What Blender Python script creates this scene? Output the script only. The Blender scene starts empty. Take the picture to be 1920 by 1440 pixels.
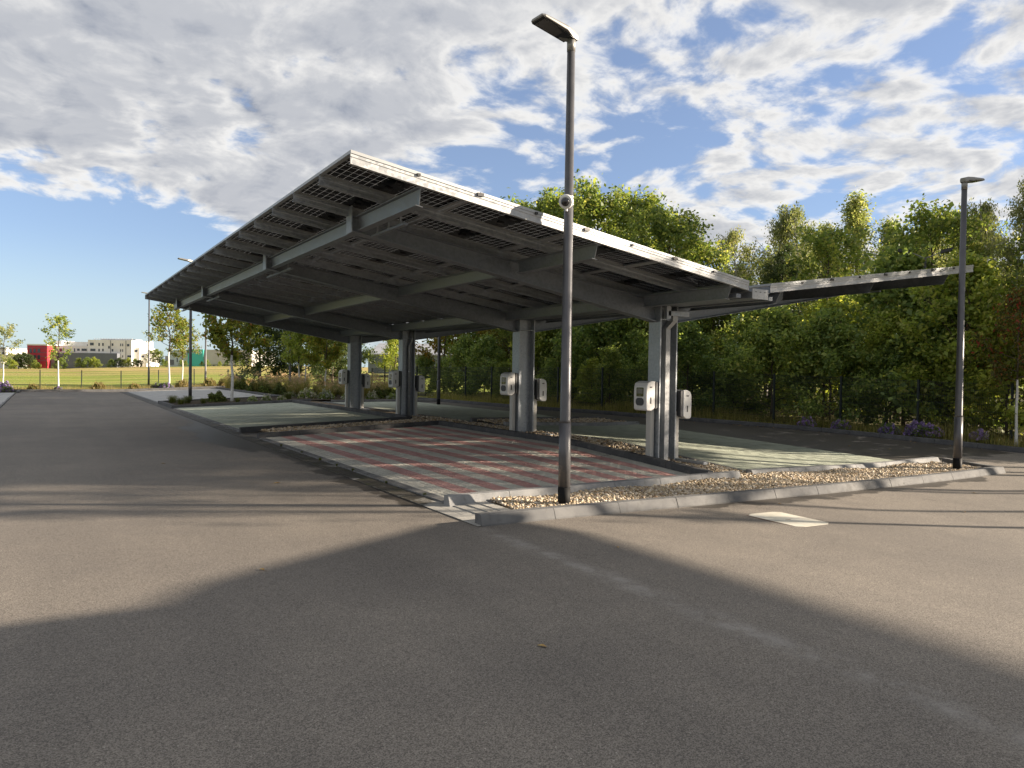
import bpy, math, random
import numpy as np
from mathutils import Vector, Matrix

# ------------------------------------------------------------------ camera, sky, sun, exposure
scene = bpy.context.scene
scene.render.engine = 'CYCLES'
scene.cycles.use_denoising = True
scene.cycles.max_bounces = 8
scene.cycles.transparent_max_bounces = 12
scene.cycles.sample_clamp_indirect = 6.0
scene.view_settings.view_transform = 'Standard'
scene.view_settings.look = 'None'
scene.view_settings.gamma = 1.0
scene.view_settings.use_curve_mapping = False
scene.view_settings.exposure = 1.62
COL = bpy.context.collection

CAM = Vector((-9.898, -10.087, 1.774))
FW = Vector((0.54083, 0.84095, -0.01751)); RT = Vector((0.84112, -0.54064, 0.01466)); UP = Vector((-0.00286, 0.02266, 0.99974))
cam_data = bpy.data.cameras.new('camera'); cam = bpy.data.objects.new('camera', cam_data); COL.objects.link(cam)
cam.matrix_world = Matrix(((RT.x, UP.x, -FW.x, CAM.x), (RT.y, UP.y, -FW.y, CAM.y), (RT.z, UP.z, -FW.z, CAM.z), (0, 0, 0, 1)))
cam_data.sensor_width = 36.0
cam_data.lens = 1359.3 / 1920 * 36.0
cam_data.clip_start = 0.05; cam_data.clip_end = 5000
scene.camera = cam

SUN_EL = math.radians(15.5)
SUN_AZ = math.atan2(0.872, -0.489)
SUNDIR = Vector((math.sin(SUN_AZ) * math.cos(SUN_EL), math.cos(SUN_AZ) * math.cos(SUN_EL), math.sin(SUN_EL)))
sd = bpy.data.lights.new('sun', 'SUN'); sun = bpy.data.objects.new('sun', sd); COL.objects.link(sun)
sd.energy = 5.0; sd.angle = math.radians(0.53); sd.color = (1.0, 0.85, 0.68)
sun.rotation_euler = SUNDIR.to_track_quat('Z', 'Y').to_euler()
sun.location = (30, -20, 30)

class NT:
    """small helper for building node trees"""
    def __init__(s, tree): s.t = tree; s.L = tree.links
    def n(s, kind, **kw):
        nd = s.t.nodes.new(kind)
        for k, v in kw.items():
            if k == 'ins':
                for i, val in v.items():
                    if hasattr(val, 'is_output') or isinstance(val, bpy.types.NodeSocket): s.L.new(val, nd.inputs[i])
                    else: nd.inputs[i].default_value = val
            else: setattr(nd, k, v)
        return nd
    def math(s, op, a, b=0.0, c=None, clamp=False):
        ins = {0: a, 1: b}
        if c is not None: ins[2] = c
        return s.n('ShaderNodeMath', operation=op, use_clamp=clamp, ins=ins).outputs[0]
    def vmath(s, op, a, b=(0, 0, 0)):
        return s.n('ShaderNodeVectorMath', operation=op, ins={0: a, 1: b}).outputs[0]
    def noise(s, vec, scale, detail=4, rough=0.55, dist=0.0, dim='3D'):
        return s.n('ShaderNodeTexNoise', noise_dimensions=dim, ins={'Vector': vec, 'Scale': scale, 'Detail': detail, 'Roughness': rough, 'Distortion': dist}).outputs[0]
    def mix(s, f, a, b, blend='MIX'):
        nd = s.n('ShaderNodeMix', data_type='RGBA', blend_type=blend)
        for i, v in ((0, f), (6, a), (7, b)):
            if isinstance(v, bpy.types.NodeSocket): s.L.new(v, nd.inputs[i])
            else: nd.inputs[i].default_value = v if i == 0 else (tuple(v) + (1,))[:4]
        return nd.outputs[2]
    def ss(s, x, lo, hi):
        return s.n('ShaderNodeMapRange', interpolation_type='SMOOTHSTEP', ins={0: x, 1: lo, 2: hi, 3: 0.0, 4: 1.0}).outputs[0]
    def sep(s, v):
        o = s.n('ShaderNodeSeparateXYZ', ins={0: v}).outputs; return o[0], o[1], o[2]
    def comb(s, x, y, z=0.0):
        return s.n('ShaderNodeCombineXYZ', ins={0: x, 1: y, 2: z}).outputs[0]
    def ramp(s, f, stops, interp='LINEAR'):
        nd = s.n('ShaderNodeValToRGB', ins={0: f}); cr = nd.color_ramp; cr.interpolation = interp
        while len(cr.elements) < len(stops): cr.elements.new(0.5)
        for e, (p, c) in zip(cr.elements, stops): e.position = p; e.color = (tuple(c) + (1,))[:4]
        return nd.outputs[0]

# ---- the sky: Nishita air with a broken cloud layer seen in perspective
world = bpy.data.worlds.new('World'); scene.world = world; world.use_nodes = True
w = NT(world.node_tree); world.node_tree.nodes.clear()
sky = w.n('ShaderNodeTexSky', sky_type='NISHITA', sun_disc=False, sun_elevation=SUN_EL, sun_rotation=SUN_AZ, altitude=100, air_density=1.0, dust_density=0.35, ozone_density=2.6)
SKY_STRENGTH = 0.055
tc = w.n('ShaderNodeTexCoord').outputs['Generated']
dx, dy, dz = w.sep(w.vmath('NORMALIZE', tc))
zc = w.math('ADD', w.math('MAXIMUM', dz, 0.0), 0.20)
px_, py_ = w.math('DIVIDE', dx, zc), w.math('DIVIDE', dy, zc)
P = w.comb(px_, py_, 0.0)
warp = w.n('ShaderNodeTexNoise', ins={'Vector': P, 'Scale': 2.2, 'Detail': 2.0}).outputs[1]
Pw = w.vmath('ADD', P, w.vmath('MULTIPLY', w.vmath('SUBTRACT', warp, (0.5, 0.5, 0.5)), (0.22, 0.22, 0)))
def gauss(cx, cy, rad):
    ddx, ddy = w.math('SUBTRACT', px_, cx), w.math('SUBTRACT', py_, cy)
    d2 = w.math('ADD', w.math('MULTIPLY', ddx, ddx), w.math('MULTIPLY', ddy, ddy))
    return w.math('POWER', 2.718, w.math('MULTIPLY', d2, -1.0 / (rad * rad)))
def density(vec):
    big = w.noise(vec, 1.9, 3, 0.5)
    fine = w.noise(vec, 7.5, 12, 0.58)
    return w.math('ADD', w.math('MULTIPLY', big, 0.47), w.math('MULTIPLY', fine, 0.58))
edge = w.math('SUBTRACT', w.math('SUBTRACT', py_, 2.38), w.math('MULTIPLY', w.math('MAXIMUM', w.math('SUBTRACT', px_, 0.38), 0.0), 1.5))
clear = w.ss(edge, -0.22, 0.38)
bank = w.ss(w.math('SUBTRACT', 1.0, px_), 0.0, 0.55)
cover = w.math('ADD', w.math('MULTIPLY', clear, -0.36), w.math('MULTIPLY', bank, 0.10))
for cx, cy, rad, amp in ((0.99, 1.74, 0.15, -0.16), (1.36, 1.43, 0.16, -0.15), (0.80, 1.34, 0.13, -0.07), (1.15, 1.02, 0.14, -0.07), (1.9, 1.35, 0.16, -0.06), (1.05, 1.5, 0.10, -0.08)):
    cover = w.math('ADD', cover, w.math('MULTIPLY', gauss(cx, cy, rad), amp))
d0 = w.math('ADD', density(Pw), cover)
d1 = w.math('ADD', density(w.vmath('ADD', Pw, (0.050, -0.034, 0.0))), cover)
alpha = w.ss(d0, 0.415, 0.558)
thick = w.ss(d0, 0.47, 0.68)
lit = w.math('ADD', 0.86, w.math('MULTIPLY', w.math('SUBTRACT', d0, d1), 4.6), clamp=True)
lit = w.math('MULTIPLY', lit, w.math('SUBTRACT', 1.0, w.math('MULTIPLY', thick, 0.68)))
lit = w.math('ADD', w.math('MULTIPLY', lit, 0.90), w.math('MULTIPLY', w.noise(Pw, 11.0, 8, 0.6), 0.14), clamp=True)
K = 1.0 / SKY_STRENGTH
CL_D, CL_L = (0.086 * K, 0.099 * K, 0.128 * K), (0.345 * K, 0.338 * K, 0.325 * K)
ccol = w.mix(lit, CL_D, CL_L)
skyc = w.mix(1.0, sky.outputs[0], (0.97, 0.95, 1.10), 'MULTIPLY')
skyc = w.mix(0.22, skyc, (0.190 * K, 0.218 * K, 0.255 * K))
skyc = w.mix(w.math('MULTIPLY', w.ss(dz, 0.17, 0.0), 0.72), skyc, (0.200 * K, 0.256 * K, 0.282 * K))
hz = w.math('MULTIPLY', w.ss(dz, 0.0, 0.07), alpha)
col = w.mix(hz, skyc, ccol)
bg = w.n('ShaderNodeBackground', ins={0: col, 1: SKY_STRENGTH})
wo = w.n('ShaderNodeOutputWorld'); w.L.new(bg.outputs[0], wo.inputs[0])

# ------------------------------------------------------------------ helpers
rng = random.Random(7); nrng = np.random.default_rng(11)
AX = 5.444
def zg(X, Y):
    """ground level: the lot drains to the drive's gutter and to the open front corner"""
    t1 = min(max((Y + 4) / 6.0, 0), 1); t2 = min(max((Y + 4) / 15.0, 0), 1); m = min(max((X - 0.8) / 3.5, 0), 1); t = t1 * (1 - m) + t2 * m
    return (-0.0304 * (1 - t) + 0.038 * t) * min(max(X + AX, 0), 6.2)

MATS = {}
def mat(name, base=(0.5, 0.5, 0.5), rough=0.6, metal=0.0, fn=None, spec=0.5, bump=None):
    """principled material; fn(nt) -> colour socket, bump = (scale, strength)"""
    m = bpy.data.materials.new(name); m.use_nodes = True; MATS[name] = m
    nt = NT(m.node_tree); bs = m.node_tree.nodes['Principled BSDF']
    bs.inputs['Base Color'].default_value = (*base, 1); bs.inputs['Roughness'].default_value = rough
    bs.inputs['Metallic'].default_value = metal; bs.inputs['Specular IOR Level'].default_value = spec
    if fn:
        r = fn(nt)
        if isinstance(r, tuple):
            nt.L.new(r[0], bs.inputs['Base Color'])
            if r[1] is not None: nt.L.new(r[1], bs.inputs['Roughness'])
        else: nt.L.new(r, bs.inputs['Base Color'])
    if bump:
        pos = nt.n('ShaderNodeNewGeometry').outputs['Position']
        b = nt.n('ShaderNodeBump', ins={'Strength': bump[1], 'Distance': bump[2] if len(bump) > 2 else 0.01, 'Height': nt.noise(pos, bump[0], 3, 0.6)})
        nt.L.new(b.outputs[0], bs.inputs['Normal'])
    return m

def mottled(c1, c2, scale, detail=5, c3=None, s3=40):
    def fn(nt):
        pos = nt.n('ShaderNodeNewGeometry').outputs['Position']
        c = nt.mix(nt.ss(nt.noise(pos, scale, detail, 0.6), 0.3, 0.7), c1, c2)
        if c3: c = nt.mix(nt.math('MULTIPLY', nt.ss(nt.noise(pos, s3, 3, 0.6), 0.5, 0.75), 0.6), c, c3)
        return c
    return fn

class MB:
    """collects shapes into one mesh"""
    def __init__(s): s.v = []; s.f = []
    def add(s, vs, fs):
        o = len(s.v); s.v += [tuple(q) for q in vs]; s.f += [tuple(i + o for i in f) for f in fs]; return s
    def box(s, x0, x1, y0, y1, z0, z1):
        return s.add([(x0, y0, z0), (x1, y0, z0), (x1, y1, z0), (x0, y1, z0), (x0, y0, z1), (x1, y0, z1), (x1, y1, z1), (x0, y1, z1)],
                     [(0, 3, 2, 1), (4, 5, 6, 7), (0, 1, 5, 4), (1, 2, 6, 5), (2, 3, 7, 6), (3, 0, 4, 7)])
    def hexa(s, b, t):
        """8 corners: bottom ring, top ring (ccw from above)"""
        return s.add(list(b) + list(t), [(0, 3, 2, 1), (4, 5, 6, 7), (0, 1, 5, 4), (1, 2, 6, 5), (2, 3, 7, 6), (3, 0, 4, 7)])
    def ext(s, prof, p0, p1, ax='y', caps=True):
        """extrude closed 2-D profile; prof(ccw) (a,b) placed by functions p0,p1: (a,b)->xyz"""
        n = len(prof); vs = [p0(a, b) for a, b in prof] + [p1(a, b) for a, b in prof]
        fs = [(i, (i + 1) % n, (i + 1) % n + n, i + n) for i in range(n)]
        if caps: fs += [tuple(range(n - 1, -1, -1)), tuple(range(n, 2 * n))]
        return s.add(vs, fs)
    def tube(s, pts, rads, n=8, caps=True):
        pts = [Vector(q) for q in pts]; rings = []
        for i, q in enumerate(pts):
            d = (pts[min(i + 1, len(pts) - 1)] - pts[max(i - 1, 0)]).normalized()
            a = d.orthogonal().normalized() if abs(d.z) < 0.95 else Vector((1, 0, 0))
            a = (a - d * a.dot(d)).normalized(); b = d.cross(a)
            r = rads[i] if hasattr(rads, '__len__') else rads
            rings.append([q + (a * math.cos(k * 2 * math.pi / n) + b * math.sin(k * 2 * math.pi / n)) * r for k in range(n)])
        o = [v for ring in rings for v in ring]; fs = []
        for i in range(len(pts) - 1):
            for k in range(n): fs.append((i * n + k, i * n + (k + 1) % n, (i + 1) * n + (k + 1) % n, (i + 1) * n + k))
        if caps: fs += [tuple(range(n - 1, -1, -1)), tuple((len(pts) - 1) * n + k for k in range(n))]
        return s.add(o, fs)
    def mesh(s, name, m=None, smooth=False):
        me = bpy.data.meshes.new(name); me.from_pydata(s.v, [], s.f)
        if m: me.materials.append(MATS[m] if isinstance(m, str) else m)
        if smooth: me.polygons.foreach_set('use_smooth', [True] * len(me.polygons))
        me.update(); return me
    def build(s, name, m=None, parent=None, loc=None, smooth=False, bevel=0.0):
        o = link(name, s.mesh(name, m, smooth), parent, loc)
        if bevel:
            bv = o.modifiers.new('bevel', 'BEVEL'); bv.width = bevel; bv.segments = 2; bv.limit_method = 'ANGLE'
        return o

def link(name, data, parent=None, loc=None):
    o = bpy.data.objects.new(name, data); COL.objects.link(o)
    if parent: o.parent = parent
    if loc: o.location = loc
    return o
def tag(o, label=None, cat=None, group=None, kind=None):
    if label: o['label'] = label
    if cat: o['category'] = cat
    if group: o['group'] = group
    if kind: o['kind'] = kind
    return o
def thing(name, label, cat, loc=(0, 0, 0), rz=0.0, group=None):
    o = link(name, None, None, loc); o.rotation_euler = (0, 0, rz); o.empty_display_size = 0.2
    return tag(o, label, cat, group)
def copy_tree(o, parent=None):
    c = o.copy(); COL.objects.link(c); c.parent = parent
    for ch in list(o.children): copy_tree(ch, c)
    return c
def fast_mesh(name, verts, faces, m, smooth=False):
    """numpy arrays: verts (n,3), faces (k,m)"""
    me = bpy.data.meshes.new(name); nf, k = faces.shape
    me.vertices.add(len(verts)); me.vertices.foreach_set('co', np.ascontiguousarray(verts, dtype=np.float32).ravel())
    me.loops.add(nf * k); me.loops.foreach_set('vertex_index', np.ascontiguousarray(faces, dtype=np.int32).ravel())
    me.polygons.add(nf); me.polygons.foreach_set('loop_start', np.arange(0, nf * k, k, dtype=np.int32))
    me.polygons.foreach_set('loop_total', np.full(nf, k, dtype=np.int32))
    if smooth: me.polygons.foreach_set('use_smooth', np.ones(nf, dtype=bool))
    me.materials.append(MATS[m]); me.update(calc_edges=True); return me
def sheet(name, xs, ys, zf, m):
    """grid sheet over xs, ys with height zf(x,y); xs may be a function of y"""
    V = []; n = None
    for y in ys:
        row = xs(y) if callable(xs) else xs; n = len(row); V += [(x, y, zf(x, y)) for x in row]
    F = [(j * n + i, j * n + i + 1, (j + 1) * n + i + 1, (j + 1) * n + i) for j in range(len(ys) - 1) for i in range(n - 1)]
    return link(name, fast_mesh(name, np.array(V), np.array(F), m, True))
def frange(a, b, st):
    n = max(1, int(round((b - a) / st))); return [a + (b - a) * i / n for i in range(n + 1)]
# ------------------------------------------------------------------ materials of the setting
def m_asphalt(nt):
    pos = nt.n('ShaderNodeNewGeometry').outputs['Position']; x, y, z = nt.sep(pos)
    v = nt.n('ShaderNodeTexVoronoi', ins={'Vector': pos, 'Scale': 170.0}); grain = v.outputs['Color']
    gr = nt.sep(grain)[0]
    c = nt.mix(nt.ss(gr, 0.0, 1.0), (0.098, 0.088, 0.077), (0.262, 0.237, 0.205))
    c = nt.mix(nt.math('MULTIPLY', nt.ss(nt.noise(pos, 330, 2), 0.66, 0.74), 0.8), c, (0.38, 0.35, 0.31))
    v2 = nt.n('ShaderNodeTexVoronoi', ins={'Vector': pos, 'Scale': 26.0}); sp = nt.math('MULTIPLY', nt.math('LESS_THAN', v2.outputs['Distance'], 0.10), nt.math('GREATER_THAN', nt.sep(v2.outputs['Color'])[1], 0.55))
    c = nt.mix(nt.math('MULTIPLY', sp, 0.6), c, (0.55, 0.52, 0.47))
    big = nt.noise(pos, 0.45, 5, 0.6)
    c = nt.mix(1.0, c, nt.mix(big, (0.80, 0.80, 0.81), (1.24, 1.22, 1.18)), 'MULTIPLY')
    band = nt.noise(nt.comb(nt.math('MULTIPLY', x, 2.2), nt.math('MULTIPLY', y, 0.10)), 1.0, 4, 0.6)   # paver lanes run with the drive
    c = nt.mix(1.0, c, nt.mix(band, (0.86, 0.86, 0.86), (1.15, 1.14, 1.13)), 'MULTIPLY')
    # pale dusty seam that continues the gutter line towards the open lot
    sx = nt.math('ADD', x, nt.math('ADD', 5.79, nt.math('MULTIPLY', nt.math('SUBTRACT', nt.noise(pos, 1.6, 3), 0.5), 0.22)))
    seam = nt.math('POWER', 2.718, nt.math('MULTIPLY', nt.math('MULTIPLY', sx, sx), -75.0))
    seam = nt.math('MULTIPLY', nt.math('MULTIPLY', seam, nt.ss(y, -2.9, -3.6)), nt.ss(nt.noise(pos, 2.9, 6, 0.75), 0.38, 0.66))
    c = nt.mix(nt.math('MULTIPLY', seam, 0.75), c, (0.34, 0.32, 0.29))
    wear = nt.noise(nt.comb(nt.math('MULTIPLY', x, 0.16), nt.math('MULTIPLY', y, 0.16)), 1.0, 6, 0.7)
    c = nt.mix(1.0, c, nt.mix(nt.ss(wear, 0.35, 0.68), (0.82, 0.82, 0.83), (1.12, 1.11, 1.09)), 'MULTIPLY')
    spots = nt.ss(nt.noise(pos, 2.1, 4, 0.6), 0.70, 0.78)
    c = nt.mix(nt.math('MULTIPLY', spots, 0.30), c, (0.05, 0.045, 0.04))
    # damp patches beside the gutter and along the front kerb
    n2 = nt.noise(nt.comb(nt.math('MULTIPLY', x, 0.9), nt.math('MULTIPLY', y, 0.5)), 1.0, 6, 0.65)
    m1 = nt.math('MULTIPLY', nt.ss(x, -7.6, -5.9), nt.math('MULTIPLY', nt.ss(y, 3.5, 7.0), nt.ss(y, 19.0, 11.0)))
    m1 = nt.ss(nt.math('ADD', nt.math('MULTIPLY', m1, 0.42), n2), 0.70, 0.78)
    kd = nt.math('SUBTRACT', -3.02, y)
    n3 = nt.noise(pos, 1.1, 5, 0.65)
    m2 = nt.math('MULTIPLY', nt.ss(kd, 0.75, 0.0), nt.math('MULTIPLY', nt.ss(x, -3.4, -1.8), nt.ss(x, 6.8, 5.0)))
    m2 = nt.ss(nt.math('ADD', nt.math('MULTIPLY', m2, 0.5), n3), 0.82, 0.9)
    m3 = nt.math('MULTIPLY', nt.ss(x, -6.35, -5.8), nt.math('MULTIPLY', nt.ss(y, -2.6, -1.0), nt.ss(y, 40.0, 15.0)))
    m3 = nt.ss(nt.math('ADD', nt.math('MULTIPLY', m3, 0.45), nt.noise(pos, 1.7, 5, 0.65)), 0.80, 0.90)
    damp = nt.math('MAXIMUM', m1, nt.math('MAXIMUM', m2, m3))
    c = nt.mix(nt.math('MULTIPLY', damp, 0.72), c, (0.022, 0.019, 0.015))
    rough = nt.math('SUBTRACT', 0.82, nt.math('MULTIPLY', damp, 0.30))
    return c, rough
mat('asphalt', rough=0.8, fn=m_asphalt, spec=0.35, bump=(260, 0.3, 0.004))
def m_ground(nt):
    pos = nt.n('ShaderNodeNewGeometry').outputs['Position']; x, y, z = nt.sep(pos)
    st = nt.comb(nt.math('MULTIPLY', x, 0.35), nt.math('MULTIPLY', y, 1.0))
    n1 = nt.noise(st, 0.05, 6, 0.65); n2 = nt.noise(pos, 0.9, 5, 0.7)
    field = nt.mix(nt.ss(n1, 0.46, 0.62), (0.25, 0.30, 0.055), (0.42, 0.38, 0.12))
    field = nt.mix(nt.math('MULTIPLY', n2, 0.5), field, (0.32, 0.35, 0.07))
    far = nt.ss(y, 90.0, 190.0)
    field = nt.mix(nt.math('MULTIPLY', far, nt.ss(n1, 0.40, 0.52)), field, (0.42, 0.32, 0.13))
    wood = nt.mix(n2, (0.07, 0.055, 0.03), (0.13, 0.13, 0.045))
    inwood = nt.math('MULTIPLY', nt.ss(x, 6.0, 9.0), nt.ss(y, 36.0, 30.0))
    return nt.mix(inwood, field, wood)
mat('field_grass', rough=0.95, fn=m_ground, spec=0.1, bump=(30, 0.7, 0.05))
def m_paver(c1, c2, sx, sy):
    def fn(nt):
        pos = nt.n('ShaderNodeNewGeometry').outputs['Position']
        cell = nt.vmath('FLOOR', nt.vmath('DIVIDE', pos, (sx, sy, 50.0)))
        rnd = nt.n('ShaderNodeTexWhiteNoise', ins={'Vector': cell}).outputs[0]
        c = nt.mix(rnd, c1, c2)
        dirt = nt.noise(pos, 1.3, 6, 0.65)
        c = nt.mix(nt.math('MULTIPLY', nt.ss(dirt, 0.45, 0.75), 0.45), c, tuple(v * 0.62 for v in c1))
        return nt.mix(nt.math('MULTIPLY', nt.ss(nt.noise(pos, 90, 3), 0.5, 0.8), 0.35), c, tuple(v * 1.25 for v in c2))
    return fn
mat('paver_grey', rough=0.85, fn=m_paver((0.44, 0.43, 0.375), (0.54, 0.525, 0.455), 0.0923, 0.2), spec=0.3, bump=(120, 0.3))
mat('paver_red', rough=0.85, fn=m_paver((0.41, 0.235, 0.212), (0.50, 0.295, 0.268), 0.0923, 0.2), spec=0.3, bump=(120, 0.3))
mat('paver_green', rough=0.85, fn=m_paver((0.315, 0.345, 0.270), (0.385, 0.41, 0.33), 0.2, 0.2), spec=0.3, bump=(120, 0.3))
mat('paver_pale', rough=0.85, fn=m_paver((0.36, 0.36, 0.345), (0.47, 0.46, 0.44), 0.2, 0.2), spec=0.3)
mat('joint_sand', rough=0.95, fn=mottled((0.045, 0.042, 0.036), (0.10, 0.092, 0.075), 9), spec=0.1)
mat('edging', rough=0.85, fn=mottled((0.11, 0.11, 0.11), (0.19, 0.19, 0.185), 3.0, 6, (0.06, 0.06, 0.055), 14), bump=(90, 0.4))
def m_gutter(nt):
    pos = nt.n('ShaderNodeNewGeometry').outputs['Position']; x, y, z = nt.sep(pos)
    n = nt.noise(pos, 2.4, 6, 0.65)
    near = nt.ss(y, -0.8, -2.2); mid = nt.math('MULTIPLY', nt.ss(y, -1.6, 0.6), nt.ss(y, 12.0, 6.0))
    c = nt.mix(nt.ss(nt.math('ADD', n, nt.math('MULTIPLY', near, 0.30)), 0.56, 0.74), (0.055, 0.050, 0.040), (0.36, 0.35, 0.32))
    moss = nt.math('MULTIPLY', mid, nt.ss(nt.noise(pos, 3.7, 5, 0.7), 0.52, 0.66))
    return nt.mix(nt.math('MULTIPLY', moss, 0.8), c, (0.055, 0.060, 0.015)), nt.math('ADD', 0.45, nt.math('MULTIPLY', n, 0.4))
mat('gutter_stone', rough=0.7, fn=m_gutter, bump=(60, 0.4))
mat('kerb_concrete', rough=0.85, fn=mottled((0.105, 0.106, 0.108), (0.170, 0.169, 0.165), 2.2, 6, (0.085, 0.083, 0.078), 7), spec=0.3, bump=(140, 0.45))
mat('kerb_dark', rough=0.85, fn=mottled((0.060, 0.061, 0.064), (0.10, 0.10, 0.10), 2.2, 6, (0.14, 0.135, 0.125), 7), spec=0.3, bump=(140, 0.45))
mat('kerb_pale', rough=0.85, fn=mottled((0.19, 0.194, 0.198), (0.30, 0.30, 0.293), 2.6, 6, (0.13, 0.13, 0.12), 9), spec=0.3, bump=(140, 0.45))
mat('soil', rough=0.95, fn=mottled((0.035, 0.028, 0.018), (0.085, 0.068, 0.045), 4.0), spec=0.1, bump=(40, 0.8))
mat('gravel_base', rough=0.95, fn=mottled((0.14, 0.11, 0.075), (0.26, 0.21, 0.15), 30.0), spec=0.1, bump=(60, 1.0, 0.02))
def m_pebble(nt):
    r = nt.n('ShaderNodeNewGeometry').outputs['Random Per Island']
    return nt.ramp(r, [(0.0, (0.447, 0.352, 0.223)), (0.2, (0.568, 0.48, 0.353)), (0.38, (0.361, 0.264, 0.151)), (0.5, (0.499, 0.416, 0.302)), (0.65, (0.258, 0.184, 0.115)), (0.75, (0.602, 0.536, 0.432)), (0.88, (0.31, 0.264, 0.216)), (1.0, (0.396, 0.288, 0.173))], 'CONSTANT')
mat('pebble', rough=0.65, fn=m_pebble, spec=0.3)
mat('cover_concrete', rough=0.8, fn=mottled((0.50, 0.48, 0.40), (0.64, 0.61, 0.52), 3.0, 6, (0.38, 0.33, 0.24), 12), bump=(110, 0.3))
mat('rust', rough=0.9, fn=mottled((0.10, 0.055, 0.03), (0.20, 0.12, 0.07), 20))

# ------------------------------------------------------------------ ground, asphalt
def sm(t, a, b):
    t = min(max((t - a) / (b - a), 0), 1); return t * t * (3 - 2 * t)
XRP = [(-70, 60), (-30, 34), (-9, 14), (-4, 11.5), (-1.66, 11.04), (0.46, 10.82), (1.93, 10.65), (3.64, 10.36), (5.07, 9.93), (6.5, 9.31), (9.44, 7.95), (11.5, 7.25), (14.1, 6.75), (20.5, 6.34), (24, 6.2), (46.5, 6.0)]
def xr(y):
    for (y0, x0), (y1, x1) in zip(XRP, XRP[1:]):
        if y <= y1: return x0 + (x1 - x0) * (y - y0) / (y1 - y0)
    return XRP[-1][1]
def gz(x, y):
    return zg(x, y) - 0.05 + 2.3 * sm(y, 60, 250) * sm(x, -25, 60) + (0.12 * sm(x - xr(y), 0.0, 0.7) if y < 36 else 0)
gx = [-900, -500, -300, -180, -110, -70, -45, -30, -20, -14] + frange(-11.6, 14, 0.8) + [17, 20, 25, 32, 42, 60, 90, 140, 220, 350, 600, 1100]
gy = [-300, -150, -80, -50, -30, -20, -14, -10] + frange(-8, 12, 0.8) + [15, 18, 22, 26, 30, 34, 38, 42, 46, 50, 56, 62, 70, 80, 95, 115, 140, 170, 205, 250, 320, 450, 700, 1200, 2200]
tag(sheet('ground', gx, gy, gz, 'field_grass'), 'yellow green meadow and wood floor around the car park', 'ground', kind='structure')
def axs(y):
    e = xr(y); inner = frange(-11.4, 1.0, 0.62); out = [1.0 + (e - 1.0) * i / 10 for i in range(1, 11)]; return [-40, -20] + inner + out if y < 24 else [-11.42, -11.41] + inner + out
ay = [-70, -45, -30, -20, -14, -11] + frange(-9, 6, 0.5) + frange(7, 23.9, 1.3) + frange(24.1, 46.4, 2.0)
tag(sheet('asphalt', axs, ay, lambda x, y: zg(x, y), 'asphalt'), 'worn grey brown asphalt of the drive and lot', 'asphalt', kind='structure')

# ------------------------------------------------------------------ paved bays
def paving(name, label, x0, x1, y0, y1, sx, sy, colour, top=0.03, nparts=0, splits=(), base='joint_sand', gap=0.006):
    """real pavers: the nearest nparts are objects of their own, the rest one joined part"""
    root = tag(sheet(name, frange(x0, x1, 0.5), frange(y0, y1, 0.5), lambda x, y: zg(x, y) + top - 0.008, base), label, 'paving', kind='structure')
    nx = int(round((x1 - x0) / sx)); cells = []
    yb = [y0] + list(splits) + [y1]
    for ya, yc in zip(yb, yb[1:]):
        ya2, yc2 = ya + (0.02 if ya != y0 else 0), yc - (0.02 if yc != y1 else 0)
        ny = int(round((yc2 - ya2) / sy))
        for i in range(nx):
            off = 0.5 * (i % 2) if sx < sy else 0.0
            ed = [ya2] + [ya2 + (yc2 - ya2) * (j + off) / ny for j in range(1 if off == 0 else 0, ny)] + [yc2]
            for j in range(len(ed) - 1):
                if ed[j + 1] - ed[j] > 0.03: cells.append((x0 + (x1 - x0) * i / nx, x0 + (x1 - x0) * (i + 1) / nx, ed[j], ed[j + 1], i))
    cells.sort(key=lambda c: (c[0] - CAM.x) ** 2 + (c[2] - CAM.y) ** 2)
    rest = {}
    for k, (a, b, c, d, i) in enumerate(cells):
        m = colour(i); h = rng.uniform(-0.0022, 0.0022)
        corners = [(a + gap, c + gap), (b - gap, c + gap), (b - gap, d - gap), (a + gap, d - gap)]; ch = 0.004
        ins = [(a + gap + ch, c + gap + ch), (b - gap - ch, c + gap + ch), (b - gap - ch, d - gap - ch), (a + gap + ch, d - gap - ch)]
        bot = [(x, y, zg(x, y) + top - 0.02) for x, y in corners]; mid = [(x, y, zg(x, y) + top - 0.004 + h) for x, y in corners]; tp = [(x, y, zg(x, y) + top + h) for x, y in ins]
        fs = [(8, 9, 10, 11)] + [(q, (q + 1) % 4, (q + 1) % 4 + 4, q + 4) for q in range(4)] + [(q + 4, (q + 1) % 4 + 4, (q + 1) % 4 + 8, q + 8) for q in range(4)]
        if k < nparts: MB().add(bot + mid + tp, fs).build('paver', m, root)
        else: rest.setdefault(m, MB()).add(bot + mid + tp, fs)
    for m, mb in rest.items(): tag(mb.build('paver_field', m, root), kind='stuff')
    return root
Y0 = -1.623
def stripes(i):
    return 'paver_grey' if i < 4 else ('paver_red' if ((i - 4) // 3) % 2 == 0 else 'paver_grey')
paving('striped_paving', 'red and grey striped paver bays behind the near gravel', -5.30, -0.50, Y0, Y0 + 10, 0.0923, 0.2, stripes, nparts=300, splits=(Y0 + 2.5, Y0 + 5, Y0 + 7.5))
G_ = lambda i: 'paver_green'
paving('green_paving', 'pale green paver bays beside the right lane behind the gravel', 0.65, 5.95, -1.50, 6.98, 0.2, 0.2, G_, nparts=160, splits=(1.0, 3.5), top=0.035, gap=0.004)
paving('green_paving', 'pale green paver bays on the right lane side beyond the cross kerb', 0.65, 4.75, 9.15, 21.5, 0.4, 0.4, G_, splits=(11.6, 14.1, 16.6, 19.1), top=0.035, gap=0.004)
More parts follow.
